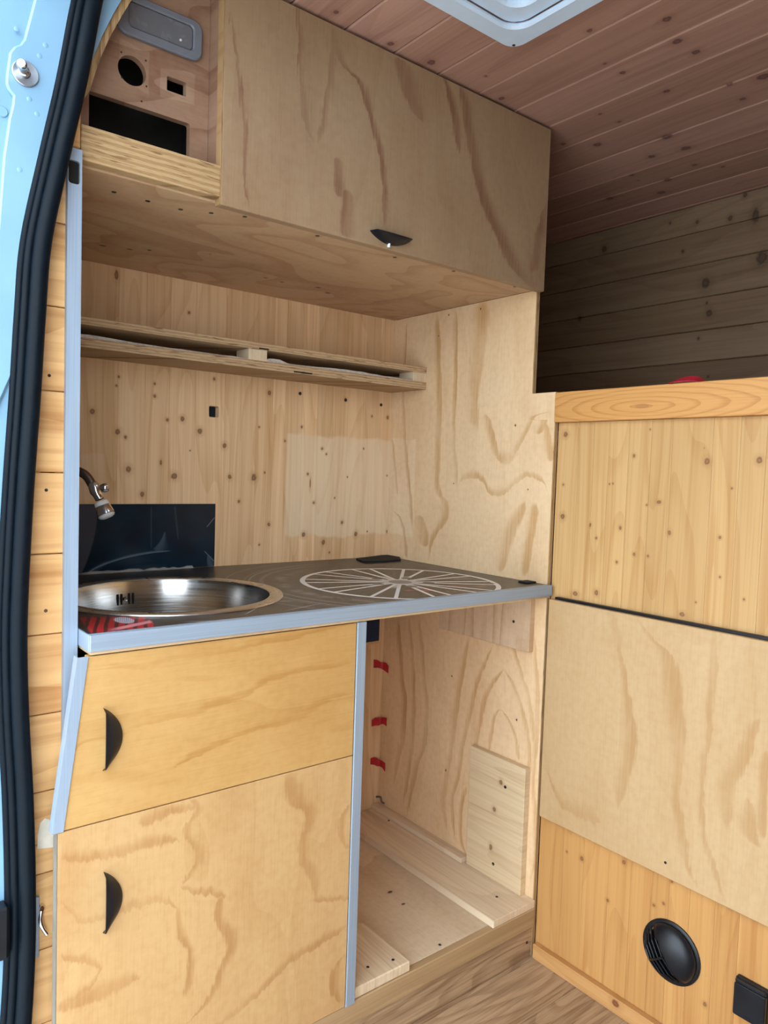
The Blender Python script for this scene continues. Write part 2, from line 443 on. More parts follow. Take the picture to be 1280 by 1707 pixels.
S_DOOR = [[(381,19,3),(397,112,3.5),(409,225,3.5),(411,300,3.5),(415,347,3)],
 [(496,0,4),(501,117,5),(508,188,6),(522,240,4)], [(562,60,3),(553,120,5),(540,188,6),(529,240,4)],
 [(555,40,8),(571,103,9),(604,141,7),(622,211,6),(637,281,6),(644,328,6),(641,380,4)],
 [(668,96,14),(684,155,18),(705,206,10)], [(770,140,10),(787,244,11),(801,305,13),(815,347,15),(838,399,16),(862,446,20),(884,478,12)],
 [(742,128,6),(759,197,8),(764,258,4)], [(910,340,5),(899,399,9),(888,456,10)], [(578,315,7),(578,375,12),(580,398,12)], [(562,262,8),(568,330,10)]]
S_PART = [[(678,536,3),(672,656,3),(674,714,3.5),(681,802,3.5),(688,890,3)],
 [(728,520,7),(731,626,6),(732,714,6),(728,788,6),(734,826,6),(743,846,8),(737,870,7),(719,905,5),(715,935,2.5)],
 [(759,514,6),(759,626,4),(756,714,4),(759,773,4),(761,816,6)], [(803,500,18),(800,553,17),(795,612,13),(789,670,10),(794,716,12)],
 [(808,690,7),(819,723,7),(829,764,6)], [(826,761,5),(845,764,9),(862,745,8),(880,712,7),(889,698,4)], [(886,700,5),(897,724,6),(906,700,6),(914,686,4)], [(908,706,6),(914,740,7),(919,770,4)],
 [(763,811,5),(772,796,6),(787,792,6),(804,799,5),(828,823,5),(845,814,5),(863,798,5),(883,791,4),(898,796,4),(914,826,3)],
 [(876,834,6),(863,858,11),(851,884,12),(842,914,12),(832,955,10)], [(892,838,9),(889,870,8),(880,914,8),(874,962,6)],
 [(653,850,2),(669,867,3),(678,931,2.5)], [(653,729,2.5),(658,773,2.5),(662,826,2.5)], [(698,858,8),(703,885,13),(708,912,8)],
 [(663,1030,5),(670,1131,5),(674,1192,6),(663,1264,5),(655,1310,3)], [(681,1028,4),(689,1131,4),(689,1204,4.5),(680,1289,4),(672,1340,3)],
 [(698,1024,4),(707,1131,4),(711,1204,5),(694,1276,5),(677,1364,3)], [(782,1060,5),(764,1155,6),(757,1204,6),(750,1264,4),(740,1325,6),(744,1385,3)],
 [(822,1075,3),(796,1136,4),(784,1184,5),(772,1240,4),(764,1289,4),(754,1345,4),(758,1400,3)],
 [(839,1115,4),(815,1150,4),(803,1192,4.5),(793,1243,4),(785,1300,3)], [(839,1115,4),(856,1146,4),(873,1192,4),(881,1252,4),(880,1300,3)],
 [(835,1182,3),(825,1194,3),(818,1228,3),(815,1254,3)], [(835,1182,3),(849,1201,3),(859,1228,3),(864,1268,3)],
 [(888,1040,3),(895,1131,4),(895,1204,5),(888,1290,4),(893,1400,4),(884,1470,3)], [(777,1310,4),(767,1373,4),(777,1430,3)], [(850,1062,4),(868,1120,4),(884,1180,4),(888,1240,3)]]
S_HATCH = [[(1022,1020,3),(1033,1099,4),(1047,1184,8),(1050,1235,10),(1036,1303,11),(1028,1352,5)], [(1008,1008,4),(1024,1048,7),(1031,1092,4)],
 [(1053,1024,5),(1084,1065,7),(1113,1099,12),(1123,1184,16),(1130,1252,12),(1123,1320,7),(1132,1381,9),(1149,1456,6),(1160,1480,4)],
 [(1189,1040,5),(1189,1116,7),(1179,1218,6),(1169,1303,5),(1169,1371,5),(1186,1439,6),(1202,1500,4)],
 [(1262,1195,6),(1247,1235,9),(1225,1285,12),(1208,1330,12),(1212,1384,6)], [(1245,1330,6),(1244,1380,13),(1258,1412,10)], [(1276,1250,10),(1270,1330,8),(1268,1400,8)],
 [(910,1285,4),(926,1325,6),(945,1347,9),(975,1355,12),(1000,1372,7)]]
S_DRAW = [[(151,1117,3),(241,1106,4),(354,1088,5),(468,1061,5),(595,1040,4)], [(209,1215,3),(314,1188,6),(404,1160,5),(445,1133,5),(513,1117,5),(590,1102,4)],
 [(282,1283,2.5),(341,1251,6),(400,1224,5),(490,1197,4),(536,1170,5),(590,1151,4)], [(110,1262,3),(160,1232,4),(215,1222,3)]]
S_CDOOR = [[(101,1432,8),(173,1423,8),(241,1405,9),(300,1402,5)], [(314,1330,5),(332,1348,6),(310,1384,6),(332,1419,7),(318,1455,6),(303,1478,4)],
 [(481,1288,14),(495,1337,14),(518,1364,9),(504,1419,8),(518,1450,9),(528,1500,6)], [(522,1500,5),(550,1501,4),(582,1497,4)],
 [(372,1487,6),(368,1527,7),(386,1573,10),(368,1618,8),(350,1663,6),(306,1712,4)], [(300,1478,3),(340,1486,5),(378,1490,4)],
 [(296,1509,4),(305,1563,5),(318,1609,5),(308,1663,4)], [(101,1509,5),(169,1532,6),(214,1514,6),(268,1502,5),(300,1516,4)],
 [(350,1720,4),(422,1663,5),(454,1627,6),(513,1582,6),(580,1543,5)], [(94,1683,10),(151,1659,12),(196,1641,11),(236,1625,5)], [(101,1593,5),(151,1602,6),(172,1615,5)],
 [(170,1610,4),(150,1645,5),(110,1672,4)], [(582,1340,4),(571,1382,5),(582,1415,4)], [(574,1590,4),(554,1632,7),(565,1672,4)], [(230,1370,9),(290,1352,7),(330,1340,5)]]
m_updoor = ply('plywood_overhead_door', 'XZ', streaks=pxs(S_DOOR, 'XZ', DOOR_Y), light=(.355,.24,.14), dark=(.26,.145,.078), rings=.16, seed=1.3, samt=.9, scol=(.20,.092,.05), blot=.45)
m_part = ply('plywood_partition', 'YZ', streaks=pxs(S_PART, 'YZ', 0), light=(.82,.595,.365), dark=(.61,.365,.175), rings=.10, seed=4.1, samt=.85, blot=.4, scol=(.53,.285,.11), wobble=.6,
    patches=[(on((692,800),0,0).y, .7, on((660,893),0,0).z, on((660,730),0,0).z, .006, .5)], knots=pxk([(753,1127,1.2),(861,1200,1.4),(743,1284,1.3),(748,525,1.2),(801,515,1.3),(859,709,1.5),(731,560,1),(756,806,1),(880,816,1)], 'YZ', 0))
m_hatch = ply('plywood_hatch', 'YZ', streaks=pxs(S_HATCH, 'YZ', -.012), light=(.53,.36,.19), dark=(.42,.245,.10), rings=.12, seed=7.7, samt=.7, blot=.45, scol=(.385,.205,.075))
m_drawer = ply('plywood_drawer', 'XZ', grain='a', streaks=pxs(S_DRAW, 'XZ', 0), light=(.545,.325,.12), dark=(.42,.21,.058), rings=.22, seed=2.2, samt=.75, blot=.5, scol=(.38,.175,.042), stretch=(5, 1.0))
m_cdoor = ply('plywood_cabinet_door', 'XZ', streaks=pxs(S_CDOOR, 'XZ', 0), light=(.565,.355,.162), dark=(.42,.22,.078), rings=.18, seed=5.5, samt=.75, blot=.45, scol=(.37,.18,.062))
m_under = ply('plywood_underside', 'XY', grain='a', light=(.55,.37,.22), dark=(.39,.215,.115), rings=.5, ringf=12.0, seed=3.3, blot=.45, stretch=(4.0, 1.7),
    knots=pxk([(530,483,4,.7),(546,492,4,.7),(442,467,3,.7),(470,474,3,.7),(171,414,5,.6),(216,420,4,.6),(350,428,2,.6)], 'XY', 1.51))
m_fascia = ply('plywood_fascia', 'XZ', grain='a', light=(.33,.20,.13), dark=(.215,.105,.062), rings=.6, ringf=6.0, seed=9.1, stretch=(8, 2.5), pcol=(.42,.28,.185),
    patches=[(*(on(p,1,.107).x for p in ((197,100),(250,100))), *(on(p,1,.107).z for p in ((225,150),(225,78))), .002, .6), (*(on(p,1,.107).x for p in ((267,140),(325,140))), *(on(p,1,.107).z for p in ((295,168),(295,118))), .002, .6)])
m_plygen = ply('plywood_carcass', 'YZ', light=(.68,.50,.30), dark=(.47,.29,.15), rings=.4, seed=6.6)
m_bracket = ply('plywood_bracket', 'YZ', light=(.68,.50,.335), dark=(.48,.30,.17), rings=.6, ringf=7.0, seed=8.2, stretch=(7, 1.0))
m_bayfloor = ply('plywood_bay_floor', 'XY', light=(.74,.60,.43), dark=(.52,.375,.235), rings=.45, ringf=5.0, seed=2.9, stretch=(5, 1.3), knots=pxk([(733,1575,1.8),(650,1487,4,.6),(672,1507,3,.6)], 'XY', .117))
m_edgez = plyedge('plywood_edge_stacked_up', 'Z')
m_edgex = plyedge('plywood_edge_stacked_across', 'X')
m_shelf = plyedge('plywood_edge_shelf', 'Z', light=(.56,.40,.24), n=170.0)
m_lip = pine('base_lip', 'XZ', grain='a', light=(.46,.31,.165), dark=(.30,.185,.09), var=.05, vor=0.0)

# top rail of the bed: flat sawn, oval rings around a knot
def rail_mat():
    M = Mat('pine_rail', rough=.5, spec=.35)
    c0 = on((1070, 677), 0, -.006)
    ya = (M.Y-c0.y)*1.0; za = (M.Z-c0.z)*6.5
    w = M.noise(M.Y*7, M.Z*30, 2.0, detail=2.0)
    d = (ya*ya+za*za).pow(.5)+w*.05
    r = (d*20.0).fract(); r = r.ss(.55, .95)*r.ss(1.0, .96)
    fine = M.noise(M.Y*8, M.Z*300, 3.0, detail=2.0)
    c = M.mix((r*.55+fine.ss(.4, .75)*.3).clamp(), (.60, .30, .095), (.42, .17, .042))
    c = M.mix((ya*ya*3.0+za*za).pow(.5).ss(.035, .02)*.7, c, (.35, .15, .05))
    M.color(c); return M.m
m_rail = rail_mat()

def oak():
    M = Mat('oak_laminate', rough=.42, spec=.4)
    off = M.rnd*23.0
    w = M.noise(M.Y*7+off, M.X*1.8, M.Z*7, detail=2.0, dist=.4)
    r = (w*14.0).fract(); r = r.ss(.35, .9)*r.ss(1.0, .93)
    fine = M.noise(M.Y*260, M.X*9, M.Z*260+off, detail=3.0)
    big = M.noise(M.Y*9, M.X*2, M.Z*9+off, detail=2.0)
    t = (r*.42+fine.ss(.38, .7)*.5+big.ss(.3, .7)*.3).clamp()
    c = M.mix(t, (.46, .315, .19), (.235, .14, .075))
    v = M.rnd*.3+.85
    M.color(M.mix(1.0, c, M.gray(v), 'MULTIPLY')); M.bump(fine, .15, .0005)
    return M.m
m_oak = oak()

def print_top():
    """dark laminate printed with part of a car: wheel, tyre, arches, red lamp cluster"""
    M = Mat('printed_worktop', rough=.32, spec=.5)
    cx, cy, R = -.277, .190, .2126
    dx = M.X-cx; dy = M.Y-cy
    r = (dx*dx+dy*dy).pow(.5)
    a = dy.m('ARCTAN2', dx)
    n = M.noise(M.X*30, M.Y*30, 0.0, detail=4.0)
    fine = M.noise(M.X*300, M.Y*300, 0.0, detail=2.0)
    c = M.mix(n.ss(.35, .7), (.024, .022, .022), (.044, .041, .040))
    c = M.mix(fine.ss(.6, .75)*.25, c, (.10, .095, .09))
    tyre = (r-.262).abs().ss(.022, .0)*n.ss(.35, .65)*a.abs().ss(1.6, 2.6)
    c = M.mix(tyre*.55, c, (.24, .23, .23))
    for rr, w, amt in ((.325, .002, .5), (.335, .0012, .35), (.375, .0015, .35), (.30, .004, .25)):
        c = M.mix((r-rr).abs().ss(w*1.6, w*.5)*amt*dx.ss(.05, -.1), c, (.40, .40, .41))
    inside = r.ss(R, R-.004)
    c = M.mix(inside*.45, c, (.022, .020, .020))
    k = 10
    da = (((a*(k/(2*math.pi))+.35).fract())-.5).abs()*(2*math.pi/k)
    sp = (r*(da-.115)).abs()
    spm = sp.ss(.0048, .0030)*r.ss(.03, .04)*inside
    c = M.mix(spm*.95, c, (.74, .76, .78))
    web = (r*da).ss(.012, .008)*r.ss(.105, .06)*r.ss(.02, .03)
    c = M.mix(web*.8, c, (.55, .56, .57))
    rim = (r-R).abs().ss(.0065, .0045)
    c = M.mix(rim*.95, c, (.74, .76, .78))
    hub = r.ss(.042, .036)
    c = M.mix(hub, c, M.mix(r.ss(.024, .027), (.20, .2, .2), (.5, .5, .5)))
    nut = ((((a*(5/(2*math.pi))).fract())-.5).abs()*(2*math.pi/5)*r).pow(2.0)+(r-.062)*(r-.062)
    c = M.mix(nut.ss(.00022, .00012), c, (.10, .10, .10))
    # brake caliper showing red between the spokes
    for p, ra, rb in (((700, 984), .03, .008), ((780, 977), .045, .005), ((760, 986), .02, .004), ((820, 972), .01, .004)):
        q = on(p, 2, .857)
        e = ((M.X-q.x)/ra*1.0).pow(2.0)+((M.Y-q.y+(M.X-q.x)*.6)/rb).pow(2.0)
        c = M.mix(e.ss(1.2, .6)*n.ss(.3, .5)*(1.0-spm), c, (.38, .035, .025))
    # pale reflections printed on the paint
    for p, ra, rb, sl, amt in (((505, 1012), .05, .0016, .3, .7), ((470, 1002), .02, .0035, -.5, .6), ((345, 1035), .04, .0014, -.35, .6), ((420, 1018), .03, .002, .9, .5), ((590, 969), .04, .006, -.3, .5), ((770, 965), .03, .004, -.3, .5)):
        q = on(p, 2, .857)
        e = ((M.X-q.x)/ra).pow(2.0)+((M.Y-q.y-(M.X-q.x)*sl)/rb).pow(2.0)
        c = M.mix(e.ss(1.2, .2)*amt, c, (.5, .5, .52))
    # red lamp cluster by the front left corner
    p0 = on((137, 1036), 2, .857); p1 = on((250, 1034), 2, .857); p2 = on((152, 1056), 2, .857)
    ex = p1-p0; ey = p2-p0
    det = ex.x*ey.y-ex.y*ey.x
    qx = M.X-p0.x; qy = M.Y-p0.y
    s = (qx*ey.y-qy*ey.x)/det
    t = (qy*ex.x-qx*ex.y)/det
    lamp = s.ss(-.02, .02)*s.ss(1.03, .97)*t.ss(-.45, -.35)*(t+s*.1).ss(1.0, .93)
    col = M.mix((s*7.0+t*1.3+n*.5).fract().ss(.55, .7), (.42, .012, .02), (.05, .008, .012))
    col = M.mix((s*28.0-t*6.0).fract().ss(.6, .8)*s.ss(.15, .3)*s.ss(.6, .45), col, (.03, .005, .008))
    col = M.mix((t-1.05+s*.95).abs().ss(.14, .05)*s.ss(.2, .5), col, (.62, .22, .25))
    pale = (((s-.62)/.15).pow(2.0)+((t+.05)/.30).pow(2.0)).ss(1.1, .8)
    col = M.mix(pale*(s*34.0+t*5.0).fract().ss(.2, .45, .25, 1.0), col, (.42, .47, .55))
    c = M.mix(lamp, c, col)
    M.color(c)
    return M.m
m_print = print_top()

def splash_mat():
    M = Mat('printed_splashback', rough=.2, spec=.28)
    A, B = M.X, M.Z
    n = M.noise(A*12, B*12, 0.0, detail=3.0)
    c = M.mix(n.ss(.3, .7), (.002, .012, .026), (.004, .020, .040))
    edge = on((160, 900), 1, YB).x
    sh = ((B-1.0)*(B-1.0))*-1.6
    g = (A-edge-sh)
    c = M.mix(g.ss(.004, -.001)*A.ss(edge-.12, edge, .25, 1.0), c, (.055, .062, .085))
    S = pxs([[(128,966,1.2),(180,938,1.6),(250,921,1.6),(285,918,1.2)], [(135,962,3),(165,945,4),(182,935,2)], [(344,879,1),(358,862,1)], [(340,918,1),(357,936,1.2)],
             [(196,960,3),(240,950,6),(300,957,3)], [(252,842,1.2),(252,915,1.2)], [(291,842,1.4),(297,900,1.4)]], 'XZ', YB-.003)
    for i, s in enumerate(S):
        c = M.mix(M.streak(A, B, s, 0.0)*(.30 if i in (0, 2, 3) else .06), c, (.30, .42, .55))
    S = pxs([[(275,886,.8),(272,900,4),(264,918,11)], [(347,925,2),(351,938,6),(356,948,8)]], 'XZ', YB-.003)
    for s in S: c = M.mix(M.streak(A, B, s, 0.0)*.4, c, (.10, .15, .22))
    M.color(c); return M.m
m_splash = splash_mat()

def brushed(name, col, rough, axis, metal=1.0):
    M = Mat(name, rough=rough, metal=metal)
    f = {'X': (6, 500, 500), 'Z': (500, 500, 6), 'R': (9, 9, 500)}[axis]
    n = M.noise(M.X*f[0], M.Y*f[1], M.Z*f[2], detail=2.0)
    M.color(M.mix(n.ss(.3, .7), (col[0]*.9, col[1]*.9, col[2]*.9), col))
    M.rough(n.lin(.3, .7, rough-.05, rough+.07))
    return M.m
m_alux = brushed('aluminium_edge', (.34, .415, .515), .45, 'X', .3)
m_aluz = brushed('aluminium_trim', (.34, .42, .53), .45, 'Z', .3)
m_steel = brushed('stainless_steel', (.56, .55, .54), .20, 'R')
m_rim = plain('stainless_rim', (.62, .60, .57), .3, 1.0, var=.04)
m_chrome = plain('chrome', (.72, .72, .74), .08, 1.0, var=.02)
m_darkchrome = plain('dark_chrome', (.22, .19, .18), .16, 1.0, var=.05)
m_paint = plain('blue_grey_paint', (.21, .38, .54), .35, 0, var=.06, scale=9.0, coat=.4)
m_rubber = plain('black_rubber', (.002, .005, .009), .5, 0, .13, var=.2, scale=60, bump=.12)
m_black = plain('black_plastic', (.005, .007, .011), .38, 0, .4, var=.1)
m_blackmat = plain('black_mat', (.014, .014, .015), .8, 0, .3, var=.2)
m_white = plain('white_plastic', (.72, .74, .76), .4, 0, .5, var=.03)
m_ventwhite = plain('vent_white_plastic', (.56, .67, .80), .4, 0, .5, var=.03)
m_greyplastic = plain('grey_plastic', (.15, .16, .19), .45, 0, .5, var=.04)
m_lens = plain('smoked_lens', (.13, .135, .15), .25, 0, .5, var=.08)
m_red = plain('red_webbing', (.42, .012, .03), .7, 0, .3, var=.2, scale=200, bump=.3)
m_redtape = plain('red_tape', (.45, .015, .025), .45, 0, .4, var=.25, scale=90, bump=.3)
m_bluemesh = plain('blue_mesh', (.006, .022, .07), .6, 0, .4, var=.3, scale=300, bump=.4)
m_cloth = plain('torn_lining', (.50, .46, .42), .9, 0, .2, var=.2, scale=200, bump=.5)
m_dark = plain('dark_gap', (.02, .018, .016), .9, 0, .1)
m_screw = plain('screw_steel', (.05, .045, .04), .4, .8)
m_ground = plain('concrete_ground', (.62, .61, .59), .9, 0, .2, var=.2, scale=3)
m_skin = plain('van_sheet_metal', (.30, .36, .42), .5, 0, .5)

# ---------------------------------------------------------------- the van's shell
ground = box('ground', (-30, 30), (-30, 30), (-.62, -.60), m_ground, bev=0, kind='structure')
# floor: laminate planks running across the van
floor = thing('floor', (0, -.8, -.02), None, None, kind='structure')
ys = [.62, .30, .0, -.117]
while ys[-1] > -2.2: ys.append(ys[-1]-.19)
for i in range(len(ys)-1):
    box('plank', (-1.12, XF), (ys[i+1]+.0004, ys[i]-.0004), (-.012, 0), m_oak, floor, bev=.0012)
box('subfloor', (-1.14, XF+.04), (-2.3, .68), (-.05, -.0125), m_skin, floor, bev=0)

# ceiling: tongue and groove boards along the van, with the roof skin above; both leave the roof vent open
VX0, VX1, VY0, VY1 = -.66, -.335, -.46, -.135       # vent opening
ceil = thing('ceiling', (-.2, -.8, ZC), None, None, kind='structure')
jx = [-.222-.1095*k for k in range(8, 0, -1)] + [-.222, -.114, -.005, .107, .222, .345, .441, .546, .655, .70]
for a, b in zip(jx, jx[1:]):
    a = max(a, -1.10)
    segs = [(-2.28, .66)]
    if b > VX0 and a < VX1: segs = [(-2.28, VY0), (VY1, .66)]
    for y0, y1 in segs:
        bm = bmesh.new()
        add_box(bm, (a+.0008, b-.0008), (y0, y1), (ZC, ZC+.012), 0)
        es = [e for e in bm.edges if abs(e.verts[0].co.z-ZC) < 1e-5 and abs(e.verts[1].co.z-ZC) < 1e-5 and abs(e.verts[0].co.x-e.verts[1].co.x) < 1e-5]
        bmesh.ops.bevel(bm, geom=es, offset=.0026, segments=1, affect='EDGES')
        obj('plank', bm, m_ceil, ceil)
prism('roof_skin', [[(-1.2, -2.35), (.78, -2.35), (.78, .75), (-1.2, .75)], [(VX0, VY0), (VX1, VY0), (VX1, VY1), (VX0, VY1)]], 'XY', ZC+.013, ZC+.05, m_skin, ceil)

# far side wall: boards along the van
far = thing('wall_far', (XF, -.8, 0), None, None, kind='structure')
zj = [ZC, 1.79, 1.70, 1.607, 1.516, 1.430, 1.34]
while zj[-1] > .1: zj.append(zj[-1]-.0915)
zj[-1] = 0.0
for z1, z0 in zip(zj, zj[1:]):
    bm = bmesh.new(); add_box(bm, (XF, XF+.012), (-2.28, .66), (z0+.0006, z1-.0006), 0)
    es = [e for e in bm.edges if abs(e.verts[0].co.x-XF) < 1e-5 and abs(e.verts[1].co.x-XF) < 1e-5 and abs(e.verts[0].co.z-e.verts[1].co.z) < 1e-5]
    bmesh.ops.bevel(bm, geom=es, offset=.0022, segments=1, affect='EDGES')
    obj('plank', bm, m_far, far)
box('wall_skin', (XF+.013, XF+.05), (-2.35, .75), (-.05, ZC+.012), m_skin, far, bev=0)

# kitchen's back wall: edge glued pine staves
back = thing('wall_back', (-.5, YB, 0), None, None, kind='structure')
sx = [-1.09, -1.01, -.93, -.845, -.761, -.70, -.645, -.583, -.508, -.466, -.423, -.378, -.341, -.292, -.245, -.187, -.148, -.092, -.045, .0105]
hole = on((356.5, 686), 1, YB)
for a, b in zip(sx, sx[1:]):
    rect = [(a+.0002, 0), (b-.0002, 0), (b-.0002, ZC-.001), (a+.0002, ZC-.001)]
    if a < hole.x < b:
        prism('stave', [rect, rrect(hole.x-.0125, hole.x+.0125, hole.z-.0135, hole.z+.0125, .004, 3)], 'XZ', YB, YB+.018, m_back, back)
    else:
        prism('stave', [rect], 'XZ', YB, YB+.018, m_back, back)
m_bedend_shade = pine('pine_bed_end_shade', 'XZ', grain='a', var=.2, light=(.21,.135,.082), dark=(.145,.085,.047), freq=.7)  # end boards coloured dark to carry the shade of the bed space
for z1, z0 in zip(zj, zj[1:]): box('plank', (.0125, XF-.001), (.655, .667), (z0+.0006, z1-.0006), m_bedend_shade, back, bev=.0015)
box('wall_skin', (-1.2, XF+.05), (.70, .74), (-.05, ZC+.012), m_skin, back, bev=0)
for p in ((500, 656), (576, 667), (635, 675)):
    q = on(p, 1, YB)
    bm = bmesh.new(); add_lathe(bm, [(0, .0005), (.0042, .0005), (.0046, -.003), (0, -.003)], (q.x, YB-.0008, q.z), (0, -1, 0), 12); obj('screw', bm, m_screw, back)

# unseen sides of the van that shut the light out: rear wall, door side behind the opening, header above the door
rear = box('wall_rear', (-1.15, XF), (-2.32, -2.285), (0, ZC), m_plainwall, bev=0, kind='structure')
box('wall_door_side', (-1.15, -1.10), (-2.28, -1.22), (0, ZC), m_plainwall, bev=0, kind='structure')
box('trim_1', (-1.06, -1.0), (-1.21, -.02), (1.79, ZC-.001), m_paint, bev=.01, kind='structure')
box('wall_door_side_front', (-1.135, -1.112), (.075, .69), (0, ZC), m_skin, bev=0, kind='structure')

# ---------------------------------------------------------------- door pillar, seal and lining at the left
SEAL = [(176,-70),(157,0),(132,130),(102,260),(72,400),(62,520),(54,650),(44,788),(36,924),(31,1060),(34,1193),(41,1322),(45,1455),(45,1580),(39,1700),(30,1790)]
YS = .030
pillar = thing('wall_pillar', (-1.1, .06, 0), None, None, kind='structure')
def w(p, y=YS): q = on(p, 1, y); return (q.x, q.z)
# outer sheet: from outside the frame to the inner edge of the seal flange
sheet = [(-1.22, -.05), (-1.22, 1.95)] + [w(p, .05) for p in ((250,-110),(208,-10),(187,26),(168,64),(149,110),(133,160))] + [w((x+8, y), .05) for x, y in SEAL[3:]] + [(-1.07, -.05)]
prism('pillar_sheet', [sheet], 'XZ', .047, .0545, m_paint, pillar)
# raised pressing around the striker, with a stepped left edge
rl = [(62,-60),(56,0),(38,68),(32,76),(22,80),(14,90),(9,125),(8,142),(12,152),(20,162),(19,176),(13,200),(4,262),(-8,420),(-14,700)]
rr = [(48,560),(60,420),(72,330),(92,230),(108,150),(124,60),(136,0),(150,-60)]
prism('pressing', [[w((x, y), .047) for x, y in rl+rr]], 'XZ', .0405, .0469, m_paint, pillar, bev=.0025)
for x, y in ((66,93),(49,165),(76,75),(62,190),(28,48),(33,283)):
    q = on((x, y), 1, .0405 if y > 80 else .0405)
    bm = bmesh.new(); add_lathe(bm, [(0, .0005), (.0022, .0004), (.0034, 0), (.0034, -.001)], (q.x, .0404, q.z), (0, -1, 0), 14); obj('spot_weld', bm, m_paint, pillar, smooth=True)
q = on((5, 187), 1, .047); bm = bmesh.new(); add_lathe(bm, [(0, .002), (.006, .002), (.0075, 0), (.0075, -.001)], (q.x-.001, .0469, q.z), (0, -1, 0), 16); obj('plug', bm, m_paint, pillar, smooth=True)

# striker pin
q = on((42, 123), 1, .040)
st = thing('striker_pin', (q.x, .04, q.z), 'steel striker pin on a round washer on the painted door pillar', 'striker')
bm = bmesh.new(); add_lathe(bm, [(.0065, .0), (.0165, .0), (.0165, .002), (.0155, .003), (.0065, .0022)], (q.x, .0402, q.z), (0, -1, 0), 32, True); obj('washer', bm, plain('zinc_washer', (.42,.45,.5), .35, .8), st, smooth=True)
bm = bmesh.new(); add_lathe(bm, [(0, -.0002), (.0062, 0), (.0068, .008), (.0054, .009), (.0054, .021), (.0066, .022), (.0066, .025), (.005, .027), (0, .0272)], (q.x, .0402, q.z), (-.42, -1, .02), 20); obj('pin', bm, m_chrome, st, smooth=True)
# black latch block low on the pillar
q = on((-6, 1556), 1, .03)
lt = thing('door_latch', (q.x, .03, q.z-.04), 'black plastic latch block low on the door pillar', 'latch')
box('body', (q.x-.02, q.x+.014), (.022, .0465), (q.z-.038, q.z+.036), m_black, lt, bev=.003)
box('bolt', (q.x-.016, q.x-.004), (.012, .0219), (q.z-.012, q.z+.012), m_chrome, lt, bev=.002)

seal = thing('door_seal', (-1.07, .03, 0), 'black rubber door seal curving up the left edge of the opening', 'seal')
def spath(dx, y, dy=0): return smoothpath([Vector((*(lambda q: (q.x, y, q.z))(on((px+dx, py), 1, YS)),)) for px, py in SEAL], 5)
bm = bmesh.new(); add_tube(bm, spath(0, .030), .0112, 16); obj('bulb', bm, m_rubber, seal, smooth=True)
bm = bmesh.new(); add_tube(bm, spath(-19, .036), .0062, 10); obj('rib', bm, m_rubber, seal, smooth=True)
bm = bmesh.new(); add_tube(bm, spath(-29, .040), .0052, 10); obj('rib', bm, m_rubber, seal, smooth=True)
bm = bmesh.new()
A_ = spath(-34, .0395); B_ = spath(8, .0395); C_ = spath(8, .0465); D_ = spath(-34, .0465)
rg = [[bm.verts.new(v) for v in r] for r in zip(A_, B_, C_, D_)]
for r0, r1 in zip(rg, rg[1:]):
    for k in range(4): bm.faces.new((r0[k], r0[(k+1) % 4], r1[(k+1) % 4], r1[k]))
bm.faces.new(rg[0]); bm.faces.new(rg[-1][::-1]); bmesh.ops.recalc_face_normals(bm, faces=bm.faces)
obj('carrier', bm, m_rubber, seal)

# boards lining the pillar between seal and kitchen
lin = thing('wall_pillar_lining', (-1.03, .056, 0), None, None, kind='structure')
bz = [.0, .105, .21, .318, .43-.005, .537-.004, .575, .648, .755, .864, .973, 1.082, 1.19, 1.301, 1.41, 1.512]
bz = [z*1.0476-.0524 if z > .2 else z for z in bz]     # the joints were read on the plane of the fronts
bz = [z if i else 0.0 for i, z in enumerate(bz)]
for i, (z0, z1) in enumerate(zip(bz, bz[1:])):
    box('plank', (-1.108, -.9985), (.0555, .0665), (z0+.0007, z1-.0007), m_jamb, lin, bev=.0014)
t0 = w((118, 163), .05)
box('plank', (-1.05, -.997), (.0555, .0665), (bz[-1]+.0007, 1.600), m_jamb, lin, bev=.0014)
for p in ((82, 626), (77, 817)):
    q = on(p, 1, .0555)
    bm = bmesh.new(); add_lathe(bm, [(0, .0004), (.0022, .0004), (.0026, -.002), (0, -.002)], (q.x, .0552, q.z), (0, -1, 0), 12); obj('screw', bm, m_screw, lin)
q = on((76, 1018), 1, .0555); bm = bmesh.new(); add_lathe(bm, [(0, .0006), (.0024, .0006), (.003, -.002), (0, -.002)], (q.x, .0552, q.z), (0, -1, 0), 12); obj('screw', bm, m_chrome, lin)
# curved plywood edge above the lining, following the seal
outl = [(214,-20),(206,-5),(187,28),(168,66),(149,112),(139,140),(133,165)]; inl = [(140,165),(150,150),(156,130),(166,100),(183,62),(204,25),(224,-8),(232,-20)]
outer = [w(p, .056) for p in outl]; inner = [w(p, .056) for p in inl]
cx_ = prism('curved_plywood_edge', [outer+inner], 'XZ', .0555, .104, m_edgex, None, label='curved plywood edge following the seal beside the fascia panel', cat='wood trim')
